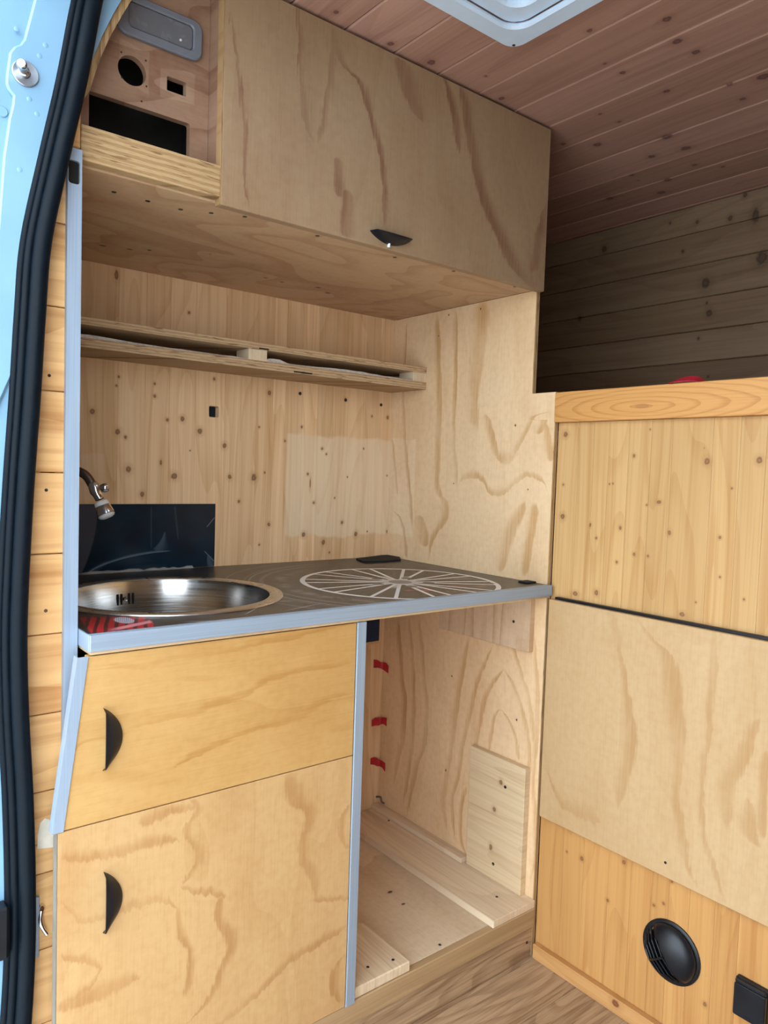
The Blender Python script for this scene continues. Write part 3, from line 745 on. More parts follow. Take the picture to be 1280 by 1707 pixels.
# white gap filler pad and hook on the lining
q0 = [w(p, .055) for p in ((62,1415),(63,1390),(67,1372),(74,1364),(82,1366),(88,1376),(90,1400),(90,1412))]
prism('filler_patch', [q0], 'XZ', .0545, .0553, plain('pale_filler', (.74,.68,.56), .7), None, label='pale rounded filler patch on the lining below the metal trim', cat='patch')
q = on((70, 1520), 1, .050)
hk = thing('hook_latch', (q.x, .054, q.z-.03), 'small silver hook latch on the lining beside the rubber seal', 'hook')
bm = bmesh.new(); add_lathe(bm, [(0, .005), (.004, .005), (.0055, .003), (.0055, 0)], (q.x-.001, .0550, q.z+.004), (0, -1, 0), 16); obj('screw_head', bm, m_chrome, hk, smooth=True)
bm = bmesh.new(); add_tube(bm, smoothpath([(q.x-.001, .0505, q.z+.002), (q.x-.003, .049, q.z-.010), (q.x, .048, q.z-.022), (q.x+.006, .047, q.z-.034)], 4), [.0032]*8+[.0026]*5, 8); obj('lever', bm, m_chrome, hk, smooth=True)
q = on((61, 1545), 1, .052)
box('plate', (q.x-.003, q.x+.003), (.049, .0549), (q.z-.045, q.z+.045), m_alux, hk, bev=.001)

# vertical aluminium trim with a dark cut-out near its top
tz1 = 1.527; tx0, tx1 = -1.0165, -.9975
q = on((125, 288), 1, .0455)
tl = rrect(q.x-.0085, q.x+.0065, q.z-.0150, q.z+.0165, .004, 3)
trim = thing('metal_trim', (-1.007, .05, .575), 'tall light aluminium trim with a dark cut-out at its top', 'trim')
prism('strip', [[(tx0, .575), (tx1, .575), (tx1, tz1), (tx0, tz1)], tl], 'XZ', .0455, .0552, m_aluz, trim)
box('hole_shade', (q.x-.0082, q.x+.0062), (.0500, .0552), (q.z-.0147, q.z+.0162), m_dark, trim, bev=0)  # added dark block standing in for the shade inside the cut-out

# ---------------------------------------------------------------- lower kitchen cabinet
def pull(parent, c, L, Wd, H, vertical=True, sgn=1):
    """half moon pull: straight lip standing proud, curved rim on the door"""
    bm = bmesh.new(); NS, NT = 20, 8; th = .0022; lay = []
    for off in (0.0, th):
        g = []
        for i in range(NS+1):
            s = -1+2*i/NS; wv = max(1-s*s, .0)**.85; row = []
            for j in range(NT+1):
                t = j/NT
                h = .0006+H*(wv**.10 if wv > 0 else 0.0)*(1-t**1.7)+off
                if vertical: row.append(bm.verts.new((c[0]+t*wv*Wd*sgn, c[1]-h, c[2]+s*L/2)))
                else: row.append(bm.verts.new((c[0]+s*L/2, c[1]-h, c[2]-t*wv*Wd*sgn)))
            g.append(row)
        lay.append(g)
    for g in lay:
        for i in range(NS):
            for j in range(NT): bm.faces.new((g[i][j], g[i+1][j], g[i+1][j+1], g[i][j+1]))
    a, b = lay
    for i in range(NS):
        bm.faces.new((a[i][0], a[i+1][0], b[i+1][0], b[i][0])); bm.faces.new((a[i][NT], a[i+1][NT], b[i+1][NT], b[i][NT]))
    for j in range(NT):
        bm.faces.new((a[0][j], a[0][j+1], b[0][j+1], b[0][j])); bm.faces.new((a[NS][j], a[NS][j+1], b[NS][j+1], b[NS][j]))
    bmesh.ops.remove_doubles(bm, verts=bm.verts, dist=1e-5)
    bmesh.ops.recalc_face_normals(bm, faces=bm.faces)
    return obj('handle', bm, m_black, parent, smooth=True, label='black half-moon pull')

ZB = .117      # top of the base platform
cab = thing('kitchen_cabinet', (-.77, .25, ZB), 'plywood kitchen cabinet with one drawer above one door under the sink', 'cabinet')
box('side_panel', (-.531, -.516), (.019, .56), (ZB+.001, .828), m_plygen, cab)
box('side_panel', (-1.005, -.99), (.07, .56), (ZB+.001, .828), m_plygen, cab)
box('back_panel', (-.99, -.531), (.55, .56), (ZB+.001, .828), m_plygen, cab, bev=0)
dz = .5875
dr = prism('drawer_front', [[(-1.0285, dz+.0008), (-.5335, dz+.0008), (-.5335, .8275), (-.9965, .8275)]], 'XZ', .0, .016, m_drawer, cab, bev=.0008)
cdo = prism('door', [[(-1.0345, ZB+.002), (-.5335, ZB+.002), (-.5335, dz-.0008), (-1.0345, dz-.0008)]], 'XZ', .0, .016, m_cdoor, cab, bev=.0008)
box('edge_band', (-1.0362, -1.0347), (.0, .016), (ZB+.002, dz-.0008), plain('edge_band', (.20,.175,.14), .7), cdo, bev=0)
pull(dr, (-.9755, -.0002, .7075), .090, .0275, .013); pull(cdo, (-.9725, -.0002, .4685), .090, .0275, .013)
# slanting trim on the drawer's left edge (front flange and side flange), straight trim on the right edge
bm = bmesh.new()
def quadbox(bm, A, B, y0, y1):
    vs = [bm.verts.new((x, y, z)) for y in (y0, y1) for (x, z) in (A[0], A[1], B[1], B[0])]
    for f in ((0,1,2,3), (7,6,5,4), (0,4,5,1), (1,5,6,2), (2,6,7,3), (3,7,4,0)): bm.faces.new([vs[i] for i in f])
    bmesh.ops.recalc_face_normals(bm, faces=bm.faces)
quadbox(bm, ((-1.0100, .8285), (-.9965, .8285)), ((-1.0410, .588), (-1.0275, .588)), -.0020, -.0004)
quadbox(bm, ((-1.0115, .8285), (-1.0100, .8285)), ((-1.0425, .588), (-1.0410, .588)), -.0020, .015)
obj('edge_trim', bm, m_aluz, cab, label='slanting aluminium edge trim')
bm = bmesh.new()
add_box(bm, (-.5330, -.5135), (-.0030, .0005), (ZB+.001, .8285), .0006); add_box(bm, (-.5155, -.5135), (.0005, .018), (ZB+.001, .8285), 0)
obj('edge_trim', bm, m_aluz, cab, label='upright aluminium edge trim beside the open bay')

# ---------------------------------------------------------------- worktop, sink, tap
SKX, SKY, SKR = -.769, .265, .208
wt = thing('worktop', (-.5, .29, .829), 'dark worktop printed with a white spoked wheel, aluminium front edge', 'worktop')
rect = [(-.9935, .0), (-.0015, .0), (-.0015, .5835), (-.9935, .5835)]
prism('core', [rect, circ(SKX, SKY, .1865, 48)], 'XY', .8295, .8515, m_plygen, wt)
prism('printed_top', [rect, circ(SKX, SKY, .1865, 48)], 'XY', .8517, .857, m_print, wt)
box('front_edge', (-.9955, -.0015), (-.0050, -.0004), (.8345, .8580), m_alux, wt, bev=.0008)
box('end_edge', (-.9965, -.9937), (-.0003, .58), (.8345, .8580), m_alux, wt, bev=.0005)
box('front_edge_lip', (-.9955, -.0015), (-.0003, .0075), (.8572, .8582), m_alux, wt, bev=0)

sk = thing('sink', (SKX, SKY, .70), 'round stainless steel sink bowl set into the worktop', 'sink')
bm = bmesh.new(); add_lathe(bm, [(SKR, .8574), (SKR-.001, .8592), (SKR-.006, .8602), (.186, .8600), (.1825, .8585), (.1825, .8572)], (SKX, SKY, 0), (0, 0, 1), 72, True); obj('rim', bm, m_rim, sk, smooth=True)
bm = bmesh.new()
prof = [(.1835, .8568), (.182, .850), (.178, .80), (.172, .745), (.165, .728), (.15, .716), (.12, .711), (.03, .708), (.024, .704), (0, .704)]
add_lathe(bm, prof, (SKX, SKY, 0), (0, 0, 1), 72); 
bo = obj('bowl', bm, m_steel, sk, smooth=True)
bm = bmesh.new(); add_lathe(bm, [(0, .7095), (.020, .7095), (.034, .7115), (.036, .710), (.036, .7088)], (SKX, SKY, 0), (0, 0, 1), 32); obj('drain', bm, m_chrome, sk, smooth=True)
# overflow: four slots and a screw on the far wall of the bowl
qo = on((214, 996), 1, .43); 
ang0 = math.atan2(qo.y-SKY, qo.x-SKX)
zo = .822
rr_ = .1794
def bowl_pt(a, z, r=rr_): return Vector((SKX+r*math.cos(a), SKY+r*math.sin(a), z))
for k in (-2, -1, 1, 2):
    a = ang0-k*.045
    bm = bmesh.new(); add_tube(bm, [bowl_pt(a, zo-.011), bowl_pt(a, zo-.004), bowl_pt(a, zo+.004), bowl_pt(a, zo+.011)], [.0018, .0026, .0026, .0018], 8); obj('overflow_slot', bm, m_dark, sk, smooth=True)
bm = bmesh.new(); p = bowl_pt(ang0, zo); add_lathe(bm, [(0, .003), (.004, .0025), (.005, 0)], p, (SKX-p.x, SKY-p.y, 0), 14); obj('overflow_screw', bm, m_chrome, sk, smooth=True)

tap = thing('tap', (-.955, .47, .8575), 'chrome swivel tap with white ringed nozzle hanging over the sink', 'tap')
bm = bmesh.new(); add_lathe(bm, [(0, .8572), (.024, .8572), (.024, .863), (.017, .867), (.016, .92), (.012, .93), (0, .93)], (-.955, .47, 0), (0, 0, 1), 28); obj('base', bm, m_darkchrome, tap, smooth=True)
J = on((160, 818), 1, .375); NZ = on((179, 862), 1, .36); K = on((140, 790), 1, .395)
bm = bmesh.new(); add_tube(bm, smoothpath([(-.955, .47, .92), (-.954, .468, 1.02), (-.940, .45, 1.074), (-.915, .418, 1.084), tuple(K), tuple(K+(J-K)*.75)], 6), .0085, 14); obj('spout', bm, m_darkchrome, tap, smooth=True)
dv = (NZ-J).normalized()
bm = bmesh.new(); add_lathe(bm, [(0, -.017), (.008, -.016), (.0115, -.009), (.0115, .002), (.009, .008), (.008, .016), (.0085, .018), (0, .018)], J, dv, 24); obj('swivel_joint', bm, m_chrome, tap, smooth=True)
ax2 = Vector((.8, -.5, .25)).normalized()
bm = bmesh.new(); add_lathe(bm, [(0, .013), (.006, .013), (.0085, .010), (.0085, .004), (.007, .0), (.007, -.014), (.0, -.015)], J+ax2*.010+Vector((0, 0, .002)), ax2, 20); obj('pivot_knob', bm, m_chrome, tap, smooth=True)
def seg(name, r0, r1, t0, t1, m):
    bm = bmesh.new(); b = .0012
    add_lathe(bm, [(0, t0), (r0-b, t0), (r0, t0+b), (r1, t1-b), (r1-b, t1), (0, t1)], J, dv, 28); return obj(name, bm, m, tap, smooth=True)
Ln = (NZ-J).length
seg('upper_ring', .0125, .0135, Ln*.42, Ln*.56, m_white)
seg('nozzle', .0135, .0160, Ln*.56, Ln*.90, m_chrome)
seg('lower_ring', .0155, .0140, Ln*.90, Ln*1.0, m_white)
seg('spray_face', .0105, .0100, Ln*1.0, Ln*1.03, m_white)

s0 = -1.0; s1 = on((357, 900), 1, YB).x; zt = on((250, 840), 1, YB).z
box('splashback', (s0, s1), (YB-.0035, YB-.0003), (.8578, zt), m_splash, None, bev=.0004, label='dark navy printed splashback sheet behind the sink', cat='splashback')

bm = bmesh.new(); rows = []
random.seed(11)
for i in range(36):
    x = -.985+.40*i/35; h = .0015+.0030*random.random()+.002*math.sin(i*.5)**2; d = .004+.006*random.random()
    rows.append([bm.verts.new(v) for v in ((x, .5810, .8574), (x, .5810, .8574+h), (x, .5790-d*.3, .8574+h*.8), (x, .5790-d, .8574))])
for r0, r1 in zip(rows, rows[1:]):
    for k in range(4): bm.faces.new((r0[k], r0[(k+1) % 4], r1[(k+1) % 4], r1[k]))
bm.faces.new(rows[0]); bm.faces.new(rows[-1][::-1]); bmesh.ops.recalc_face_normals(bm, faces=bm.faces)
obj('sealant_strip', bm, plain('torn_sealant', (.30,.30,.30), .7), None, label='torn pale sealant strip along the foot of the navy splashback', cat='sealant')
# black rubber scrap on the worktop's back corner and a black bit on its front corner
pts = [on(p, 2, .8575) for p in ((594,933),(622,925),(652,924),(668,935),(640,937),(607,938))]
prism('rubber_scrap', [[(p.x, min(p.y, .580)) for p in pts]], 'XY', .8573, .8615, m_blackmat, None, label='flat black rubber scrap lying on the back corner of the worktop', cat='rubber scrap')
box('rubber_bit', (-.035, -.004), (.038, .066), (.8573, .8605), m_blackmat, None, bev=.001, label='small black strip at the right end of the worktop', cat='rubber scrap')

# ---------------------------------------------------------------- base platform and open bay
base = thing('base_platform', (-.5, .28, 0), 'low plywood base platform that the kitchen stands on', 'platform')
box('front_lip', (-1.034, -.0005), (.003, .020), (.073, ZB), m_lip, base, bev=.0015)
box('floor_board', (-.99, -.0005), (.0205, .582), (ZB-.014, ZB), m_bayfloor, base, bev=.0008)
box('kick_board', (-1.034, -.0005), (.010, .018), (.0005, .0725), m_oak, base, bev=.0008)
fc = thing('floor_board_strip', (-.07, .29, ZB), 'long raised board along the partition on the bay floor', 'board')
box('board', (-.137, -.0005), (.004, .582), (ZB+.0003, .134), m_cleat, fc, bev=.001)
box('corner_strip', (-.0275, -.0005), (.217, .582), (.1343, .146), m_cleat, fc, bev=.001)
fb = thing('floor_board_block', (-.44, .08, ZB), 'short raised board at the front of the bay beside the cabinet trim', 'board')
box('board', (-.5125, -.372), (.006, .16), (ZB+.0003, .138), m_cleat, fb, bev=.002)
for p in ((828,1495,.134),(648,1368,.134),(613,1612,.138),(655,1600,.138),(733,1575,ZB)):
    q = on(p[:2], 2, p[2]); bm = bmesh.new(); add_lathe(bm, [(0, .0006), (.003, .0006), (.0036, -.001), (0, -.001)], (q.x, q.y, p[2]), (0, 0, 1), 12); obj('screw', bm, m_screw, {.134: fc, .138: fb}.get(p[2], base))
q = on((878, 1571), 1, .010); bm = bmesh.new(); add_lathe(bm, [(0, .0006), (.003, .0006), (.0036, -.001), (0, -.001)], (q.x, .0098, q.z), (0, -1, 0), 12); obj('screw', bm, m_screw, base)

wb = thing('wood_block', (-.009, .12, .135), 'pale pine block screwed upright to the partition at the bay floor', 'wood block')
box('block', (-.0185, -.0006), (.034, .209), (.1345, .432), m_block, wb, bev=.0012)
for p in ((842,1312),(822,1440)):
    q = on(p, 0, -.0185); bm = bmesh.new(); add_lathe(bm, [(0, .0006), (.0036, .0006), (.0042, -.001), (0, -.001)], (-.0185, q.y, q.z), (-1, 0, 0), 12); obj('screw', bm, m_screw, wb)
br = thing('support_board', (-.008, .19, .70), 'plywood support board under the worktop at the bay top', 'support board')
box('board', (-.0165, -.0006), (.042, .340), (.699, .8285), m_bracket, br, bev=.0008)
for p in ((856,1036),):
    q = on(p, 0, -.0165); bm = bmesh.new(); add_lathe(bm, [(0, .0006), (.0034, .0006), (.004, -.001), (0, -.001)], (-.0165, q.y, q.z), (-1, 0, 0), 12); obj('screw', bm, m_screw, br)
q = on((797, 1012), 0, -.03)
ck = thing('bumper_clip', (-.03, q.y, .815), 'black plastic bumper clip under the worktop front', 'clip')
box('plate', (-.045, -.015), (q.y-.022, q.y+.022), (.8235, .829), m_black, ck, bev=.001)
box('stop', (-.040, -.020), (q.y-.016, q.y+.010), (.811, .8234), m_black, ck, bev=.003)

# red tape tabs in the inner corner, blue mesh box above them
for (px, py, sg, dr_), lb in zip(((640,1107,-1,.16),(638,1199,1,.1),(634,1268,-1,.1)), ('red tape tab, topmost of three in the bay corner', 'red tape tab, middle of three in the bay corner', 'curled red tape tab, lowest of three in the bay corner')):
    z = on((px, py), 1, YB).z; bm = bmesh.new()
    path = [(-.034, YB-.0012), (-.022, YB-.0016), (-.012, YB-.004), (-.006, YB-.009), (-.0035, YB-.018), (-.003, YB-.030)]
    rows = []
    for i, (x, y) in enumerate(path):
        zz = z-(i-2.5)*.0028*(1 if sg < 0 else -.5)+math.sin(i*2.1)*.0012
        hw = .0105+.0015*math.sin(i*1.7+py)
        nx, ny = (0, -.0011) if i < 3 else (-.0011, 0) if i > 3 else (-.0008, -.0008)
        rows.append([bm.verts.new((x+a*nx, y+a*ny, zz+b*hw)) for a, b in ((0, 1), (1, 1), (1.6, 0), (1, -1), (0, -1))])
    for r0, r1 in zip(rows, rows[1:]):
        for k in range(5): bm.faces.new((r0[k], r0[(k+1) % 5], r1[(k+1) % 5], r1[k]))
    bm.faces.new(rows[0]); bm.faces.new(rows[-1][::-1]); bmesh.ops.recalc_face_normals(bm, faces=bm.faces)
    obj('tape_tab', bm, m_redtape, None, label=lb, cat='tape', group='red tape tabs in the bay corner')
z1 = .700; xm = on((633, 1050), 1, YB-.02).x
bmx = thing('mesh_vent', (-.08, YB-.01, .63), 'dark blue mesh vent in a wooden frame behind the bay', 'vent')
box('frame', (-.19, xm+.008), (YB-.010, YB-.0004), (.612, .74), m_batten, bmx)
box('mesh', (-.18, xm), (YB-.020, YB-.0104), (.622, .735), m_bluemesh, bmx, bev=.002)
bm = bmesh.new(); q = on((648,1335), 1, YB-.03)
add_tube(bm, smoothpath([(q.x-.012, YB-.004, q.z-.018), (q.x-.004, YB-.02, q.z-.012), (-.012, YB-.03, q.z+.004), (-.010, YB-.022, q.z+.014), (-.016, YB-.010, q.z+.012)], 4), .0028, 8)
obj('cable_end', bm, plain('grey_cable', (.12,.11,.10), .6), None, smooth=True, label='short grey cable end poking from the bay corner near the floor', cat='cable')

# ---------------------------------------------------------------- plywood partition
part = thing('partition_panel', (.008, .3, 0), 'tall plywood partition panel between kitchen and bed with a stepped top', 'partition')
prism('sheet', [[(.011, 0.0), (YB-.001, 0.0), (YB-.001, 1.5145), (.0785, 1.5145), (.0785, 1.2835), (.011, 1.2835)]], 'YZ', .0, .0105, m_part, part)
box('front_edge', (.0, .0105), (.0095, .0109), (.0, 1.2835), m_edgex, part, bev=0)
box('front_edge', (.0, .0105), (.0770, .0784), (1.2836, 1.5145), m_edgex, part, bev=0)

# ---------------------------------------------------------------- shelf on the back wall
sh = thing('wall_shelf', (-.5, .51, 1.315), 'shallow plywood wall shelf of two boards with a gap between them', 'shelf')
box('lower_board', (-1.0, -.0008), (.440, YB-.0005), (1.3155, 1.3335), m_shelf, sh, bev=.0006)
box('upper_board', (-1.0, -.0008), (.440, YB-.0005), (1.3585, 1.3735), m_shelf, sh, bev=.0006)
for x0, x1 in ((on((415,596),1,.44).x, on((446,596),1,.44).x), (-.045, -.0008), (-.99, -.945)):
    box('spacer', (x0, x1), (.442, .50), (1.3337, 1.3583), m_cleat, sh, bev=.0006)
for p in (((432,579),(448,582)), ((490,618),(520,622))):
    a, b = on(p[0], 1, .44), on(p[1], 1, .44); box('slot_plug', (a.x, b.x), (.4390, .4402), (a.z-.0035, a.z-.0005), m_dark, sh, bev=0)
bm = bmesh.new(); rows = []
random.seed(3)
for i in range(41):
    x = -.985+.94*i/40
    h = .0012+.004*max(0, math.sin(i*.23+.5))**2+.002*random.random()+(.008 if i < 4 else 0)+(.010*max(0, 1-abs(x+.455)/.035))
    rows.append([bm.verts.new((x, y, 1.3337+hh)) for y, hh in ((.4425, 0.0), (.4425+.002*random.random(), h), (.4465, h*.8), (.53, .0012), (.53, 0.0))])
for r0, r1 in zip(rows, rows[1:]):
    for k in range(5): bm.faces.new((r0[k], r0[(k+1) % 5], r1[(k+1) % 5], r1[k]))
bm.faces.new(rows[0]); bm.faces.new(rows[-1][::-1]); bmesh.ops.recalc_face_normals(bm, faces=bm.faces)
obj('torn_lining', bm, m_cloth, sh)

# ---------------------------------------------------------------- overhead cabinet
ZU = 1.515
oc = thing('overhead_cabinet', (-.5, .3, ZU), 'plywood overhead cabinet with one flap door and an open niche panel', 'cabinet')
box('bottom_panel', (-.998, -.0005), (.074, YB-.0005), (ZU, ZU+.015), m_under, oc, bev=.0006)
box('side_panel', (-.784, -.769), (.0725, YB-.001), (ZU+.0152, ZC-.0005), m_fascia, oc, bev=.0006)
box('side_panel', (-.016, -.0008), (.0785, YB-.001), (ZU+.0152, ZC-.0005), m_plygen, oc, bev=.0006)
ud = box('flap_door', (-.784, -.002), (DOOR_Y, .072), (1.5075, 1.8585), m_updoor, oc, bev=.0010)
pull(ud, (-.4445, DOOR_Y-.0002, 1.5325), .094, .0165, .016, vertical=False)
bm = bmesh.new(); add_lathe(bm, [(0, .014), (.0028, .014), (.0030, 0), (0, 0)], (-.4475, DOOR_Y-.002, 1.511), (0, -.1, 1), 10); obj('peg', bm, m_white, ud, smooth=True)
box('ledge', (-.9965, -.786), (DOOR_Y, .0735), (ZU+.003, 1.5665), m_edgez, oc, bev=.0008)
box('door_edge', (-.7862, -.7842), (DOOR_Y, .0720), (1.508, 1.8585), m_edgex, oc, bev=0)
FY = .107
holes = [rrect(-.971, -.8155, 1.560, 1.6385, .003, 2), circ(-.9085, 1.688, .0215, 36), rrect(-.854, -.8225, 1.678, 1.6995, .0015, 2)]
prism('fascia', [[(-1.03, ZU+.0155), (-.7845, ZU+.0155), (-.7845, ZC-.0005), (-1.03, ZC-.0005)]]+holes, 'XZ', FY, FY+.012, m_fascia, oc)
for p in ((202,87),(243,101),(203,129),(244,144),(236,169)):
    q = on(p, 1, FY); bm = bmesh.new(); add_lathe(bm, [(0, .0004), (.0014, .0004), (.0016, -.001), (0, -.001)], (q.x, FY, q.z), (0, -1, 0), 10); obj('screw', bm, m_screw, oc)
for p in ((190,320),(246,335),(301,349),(352,355),(408,361),(529,393),(658,429),(756,452),(858,478),(249,417),(310,318)):
    q = on(p, 2, ZU); 
    if q.y > .076:
        bm = bmesh.new(); add_lathe(bm, [(0, .0005), (.0038, .0005), (.0042, -.001), (0, -.001)], (q.x, q.y, ZU), (0, 0, -1), 12); obj('screw', bm, m_screw, oc)
box('shade_panel', (-1.02, -.7845), (.20, .21), (ZU+.0155, ZC-.0005), m_dark, oc, bev=0)  # added dark panels stand in for the shade behind the fascia holes
box('shade_panel', (-1.028, -1.022), (.1195, .21), (ZU+.0155, ZC-.0005), m_dark, oc, bev=0)
box('shade_panel', (-1.02, -.7845), (.1195, .199), (ZU+.0153, ZU+.020), m_dark, oc, bev=0)
box('shade_panel', (-.790, -.7845), (.1195, .199), (ZU+.021, ZC-.0005), m_dark, oc, bev=0)
# niche lamp
lp = thing('niche_lamp', (-.866, FY, 1.73), 'grey rounded lamp with a smoked lens set high in the fascia panel', 'lamp')
bzl = [on(p, 1, FY) for p in ((333,107),(331,45),(220,-5),(195,50))]
prism('bezel', [rrect(-.9345, -.800, 1.7345, 1.7955, .016, 6), rrect(-.917, -.8155, 1.7475, 1.7845, .006, 4)], 'XZ', FY-.009, FY-.0004, m_greyplastic, lp, bev=.002)
prism('lens', [rrect(-.9165, -.816, 1.748, 1.784, .006, 4)], 'XZ', FY-.0065, FY-.0006, m_lens, lp, bev=.001)
q = on((301, 67), 1, FY-.0065); bm = bmesh.new(); add_lathe(bm, [(0, .002), (.0018, .0012), (.002, 0)], (q.x, FY-.0066, q.z), (0, -1, 0), 10); obj('switch', bm, m_white, lp, smooth=True)

# ---------------------------------------------------------------- bed front
YE = -.95
bed = thing('bed_box', (.015, -.45, 0), 'pine bed front panel with an orange top rail and a low baseboard', 'bed panel')
box('top_rail', (-.006, .0215), (YE, .0085), (1.2165, 1.2815), m_rail, bed, bev=.0012)
for lo, hi, xs, m in ((.3365, 1.2160, [.008, -.048, -.087, -.124, -.171, -.221, -.266, -.347, -.398, -.444, -.50, -.56, -.63, -.70, -.77, -.83, -.89, YE], m_bedu), (.0005, .3362, [.008, -.058, -.112, -.174, -.227, -.273, -.311, -.353, -.402, -.447, -.51, -.57, -.63, -.70, -.77, -.83, -.89, YE], m_bedl)):
    for a, b in zip(xs, xs[1:]): box('stave', (.0115, .0265), (b+.0002, a-.0002), (lo, hi), m, bed, bev=0)
m_basebd = pine('pine_baseboard', 'YZ', grain='a', light=(.60,.33,.13), dark=(.44,.21,.065), var=.05, kcol=(.09,.02,.012), knots=pxk([(1026,1673,8.5,.8)], 'YZ', -.004))
box('baseboard', (-.004, .0112), (YE, .0025), (.0005, .034), m_basebd, bed, bev=.0015)
hc = thing('bed_hatch', (-.005, -.45, .335), 'large pale plywood hatch panel mounted on the bed front', 'hatch')
box('panel', (-.0095, .0085), (YE, -.0035), (.3365, .8275), m_hatch, hc, bev=.0012)
bm = bmesh.new(); q = on((1109,1438), 0, -.0095); add_lathe(bm, [(0, .0006), (.0026, .0006), (.003, -.001), (0, -.001)], (-.0095, q.y, q.z), (-1, 0, 0), 12); obj('screw', bm, m_screw, hc)
box('hinge_strip', (.0000, .0112), (YE, -.012), (.8278, .8330), m_black, hc, bev=.0006)
box('bed_board', (.03, XF-.002), (-2.2, .57), (1.18, 1.20), m_plygen, None, kind='structure', bev=0)

# red strap looped over the rail
a = on((1143, 636), 0, -.002)
bm = bmesh.new(); rows = []
for i in range(15):
    t = i/14; y = a.y+.030-.060*t; x = -.006+.014*math.sin(t*2.4)
    z = 1.2826+.0125*math.sin(t*math.pi)**.7
    rows.append([bm.verts.new((x+dx*.9, y, z+dz)) for dx, dz in ((-.010, -.011*math.sin(t*math.pi)**.5), (.010, -.001), (.009, .0012), (-.011, -.009*math.sin(t*math.pi)**.5))])
for r0, r1 in zip(rows, rows[1:]):
    for k in range(4): bm.faces.new((r0[k], r0[(k+1) % 4], r1[(k+1) % 4], r1[k]))
bm.faces.new(rows[0]); bm.faces.new(rows[-1][::-1]); bmesh.ops.recalc_face_normals(bm, faces=bm.faces)
obj('strap', bm, m_red, None, smooth=True, label='red webbing strap end lying over the bed rail', cat='strap')

# round air outlet
vc = Vector((.0112, -.322, .186)); VR = .060
av = thing('air_outlet', (.0112, vc.y, vc.z-.06), 'round black air outlet with louvres low on the bed front', 'air vent')
bm = bmesh.new(); add_lathe(bm, [(.050, .0), (VR, 0), (VR, .003), (VR-.002, .0045), (.054, .005), (.050, .0048)], vc, (-1, 0, 0), 44, True); obj('flange', bm, m_black, av, smooth=True)
def dome(bm, R, h, cut, n=22, m=40):
    """dome cut open along a tilted plane; the remaining cap faces up and to the right"""
    for i in range(n):
        for j in range(m):
            quad = []
            for ii, jj in ((i, j), (i+1, j), (i+1, j+1), (i, j+1)):
                ph = ii/n*math.pi/2; th = jj/m*2*math.pi
                quad.append((math.cos(ph)*math.cos(th), math.cos(ph)*math.sin(th), math.sin(ph)))
            c = [sum(q[k] for q in quad)/4 for k in range(3)]
            if cut(*c): continue
            try: bm.faces.new([bm.verts.new((vc.x-.006-q[2]*h, vc.y+q[0]*R, vc.z+q[1]*R)) for q in quad])
            except ValueError: pass
    bmesh.ops.remove_doubles(bm, verts=bm.verts, dist=1e-5)
ca, sa = math.cos(math.radians(-38)), math.sin(math.radians(-38))
tilt = lambda y, z: y*ca+z*sa          # axis of the cut, pointing to the louvre side
bm = bmesh.new(); dome(bm, .0545, .027, lambda y, z, x: tilt(y, z) > -.06)
bmesh.ops.solidify(bm, geom=bm.faces, thickness=.002) if False else None
hd = obj('hood', bm, m_black, av, smooth=True)
md = hd.modifiers.new('thick', 'SOLIDIFY'); md.thickness = .0025; md.offset = -1
Rm = Matrix.Rotation(math.radians(-38), 3, 'X')
def loc(a, b, d): v = Rm @ Vector((0, a, b)); return Vector((vc.x-d, vc.y+v.y, vc.z+v.z))
for k in range(5):
    a = .003+.0100*k; hb = math.sqrt(max(.053**2-a*a, 1e-5)); dd = .026*math.sqrt(max(1-(a/.0545)**2, .02))
    bm = bmesh.new(); pts = [loc(a, -hb, .006), loc(a, -hb*.6, .004+dd*.75), loc(a, 0, .004+dd), loc(a, hb*.6, .004+dd*.75), loc(a, hb, .006)]
    off = Rm @ Vector((0, .0018, 0)); lo = [loc(a+.004, b, .004) for b in (-hb*.96, -hb*.55, 0, hb*.55, hb*.96)]
    for (p0, p1, q0, q1) in zip(pts, pts[1:], lo, lo[1:]):
        bm.faces.new([bm.verts.new(v) for v in (p0, p1, q1, q0)])
    bmesh.ops.remove_doubles(bm, verts=bm.verts, dist=1e-6)
    s_ = obj('louvre', bm, m_black, av); mm = s_.modifiers.new('thick', 'SOLIDIFY'); mm.thickness = .0022; mm.offset = 0
bm = bmesh.new(); add_tube(bm, [loc(-.002, 0, .0315), loc(.025, 0, .0285), loc(.042, 0, .020), loc(.052, 0, .009)], .0022, 8); obj('cross_bar', bm, m_black, av)
bm = bmesh.new(); add_lathe(bm, [(0, .002), (.047, .002), (.047, .0), (0, 0)], vc, (-1, 0, 0), 32); obj('throat', bm, m_dark, av)

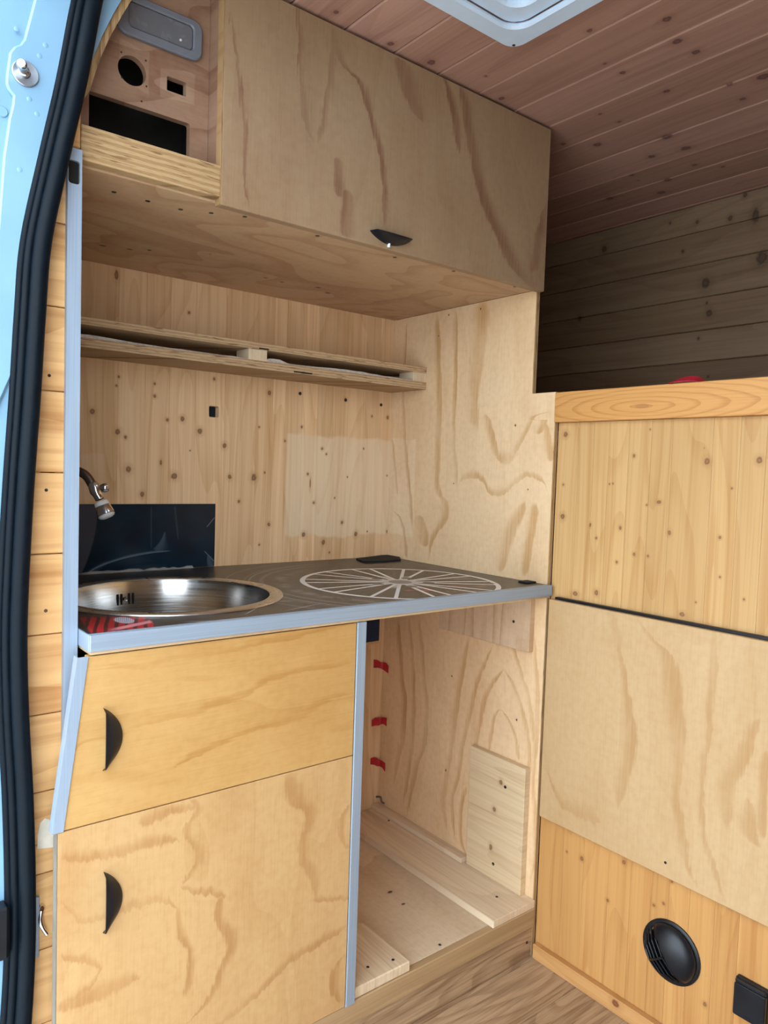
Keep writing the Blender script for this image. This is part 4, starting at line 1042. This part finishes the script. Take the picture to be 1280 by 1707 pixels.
# socket with hinged lid
so = thing('socket_box', (.0, -.48, .15), 'square black socket with a hinged lid low on the bed front', 'socket')
sq = Matrix.Translation(Vector((0, 0, 0)))
sy0, sy1, sz0, sz1 = -.5075, -.4525, .150, .2165
prism('lid', [rrect(sy0, sy1, sz0, sz1-.008, .003, 3)], 'YZ', -.0065, .0016, m_black, so, bev=.0012)
prism('base', [rrect(sy0-.001, sy1+.001, sz0+.002, sz1, .003, 3)], 'YZ', .0018, .0113, m_black, so, bev=.001)
box('hinge', (-.0060, .0016), (sy0+.001, sy1-.001), (sz1-.0075, sz1-.001), m_black, so, bev=.0015)
box('lid_tab', (-.0075, -.0066), (-.484, -.476), (sz0+.002, sz0+.007), m_black, so, bev=.0003)

# ---------------------------------------------------------------- roof vent
rv = thing('roof_vent', (-.4975, -.2975, ZC), 'white framed roof vent in the boarded ceiling', 'roof vent')
prism('outer_frame', [rrect(-.695, -.300, -.495, -.100, .030, 8), rrect(-.655, -.340, -.455, -.140, .035, 8)], 'XY', ZC-.012, ZC-.0006, m_ventwhite, rv, bev=.004)
prism('inner_frame', [rrect(-.6585, -.3365, -.4585, -.1365, .036, 8), rrect(-.625, -.370, -.425, -.170, .030, 8)], 'XY', ZC-.0005, ZC+.022, m_ventwhite, rv, bev=.003)
prism('gasket', [rrect(-.632, -.363, -.432, -.163, .032, 8), rrect(-.618, -.377, -.418, -.177, .028, 8)], 'XY', ZC+.0222, ZC+.026, m_black, rv)
prism('flange_ring', [rrect(-.640, -.355, -.440, -.155, .034, 8), rrect(-.600, -.395, -.400, -.195, .024, 8)], 'XY', ZC+.0262, ZC+.036, m_ventwhite, rv, bev=.003)
M = Mat('frosted_acrylic', rough=.4); M.color((.85, .9, .95)); M.b.inputs['Transmission Weight'].default_value = .75; m_acr = M.m
prism('dome', [rrect(-.64, -.355, -.44, -.155, .034, 8)], 'XY', ZC+.050, ZC+.056, m_acr, rv)
for x, y in ((-.315, -.115), (-.315, -.48), (-.68, -.115)):
    bm = bmesh.new(); add_lathe(bm, [(0, .0008), (.0025, .0008), (.003, 0)], (x, y, ZC-.0121), (0, 0, -1), 12); obj('screw', bm, m_screw, rv)
q = on((893, 2), 2, ZC); bm = bmesh.new(); add_lathe(bm, [(0, .008), (.005, .008), (.006, 0)], (-.352, -.300, ZC-.0004), (0, 0, -1), 14); obj('catch', bm, m_black, rv, smooth=True)
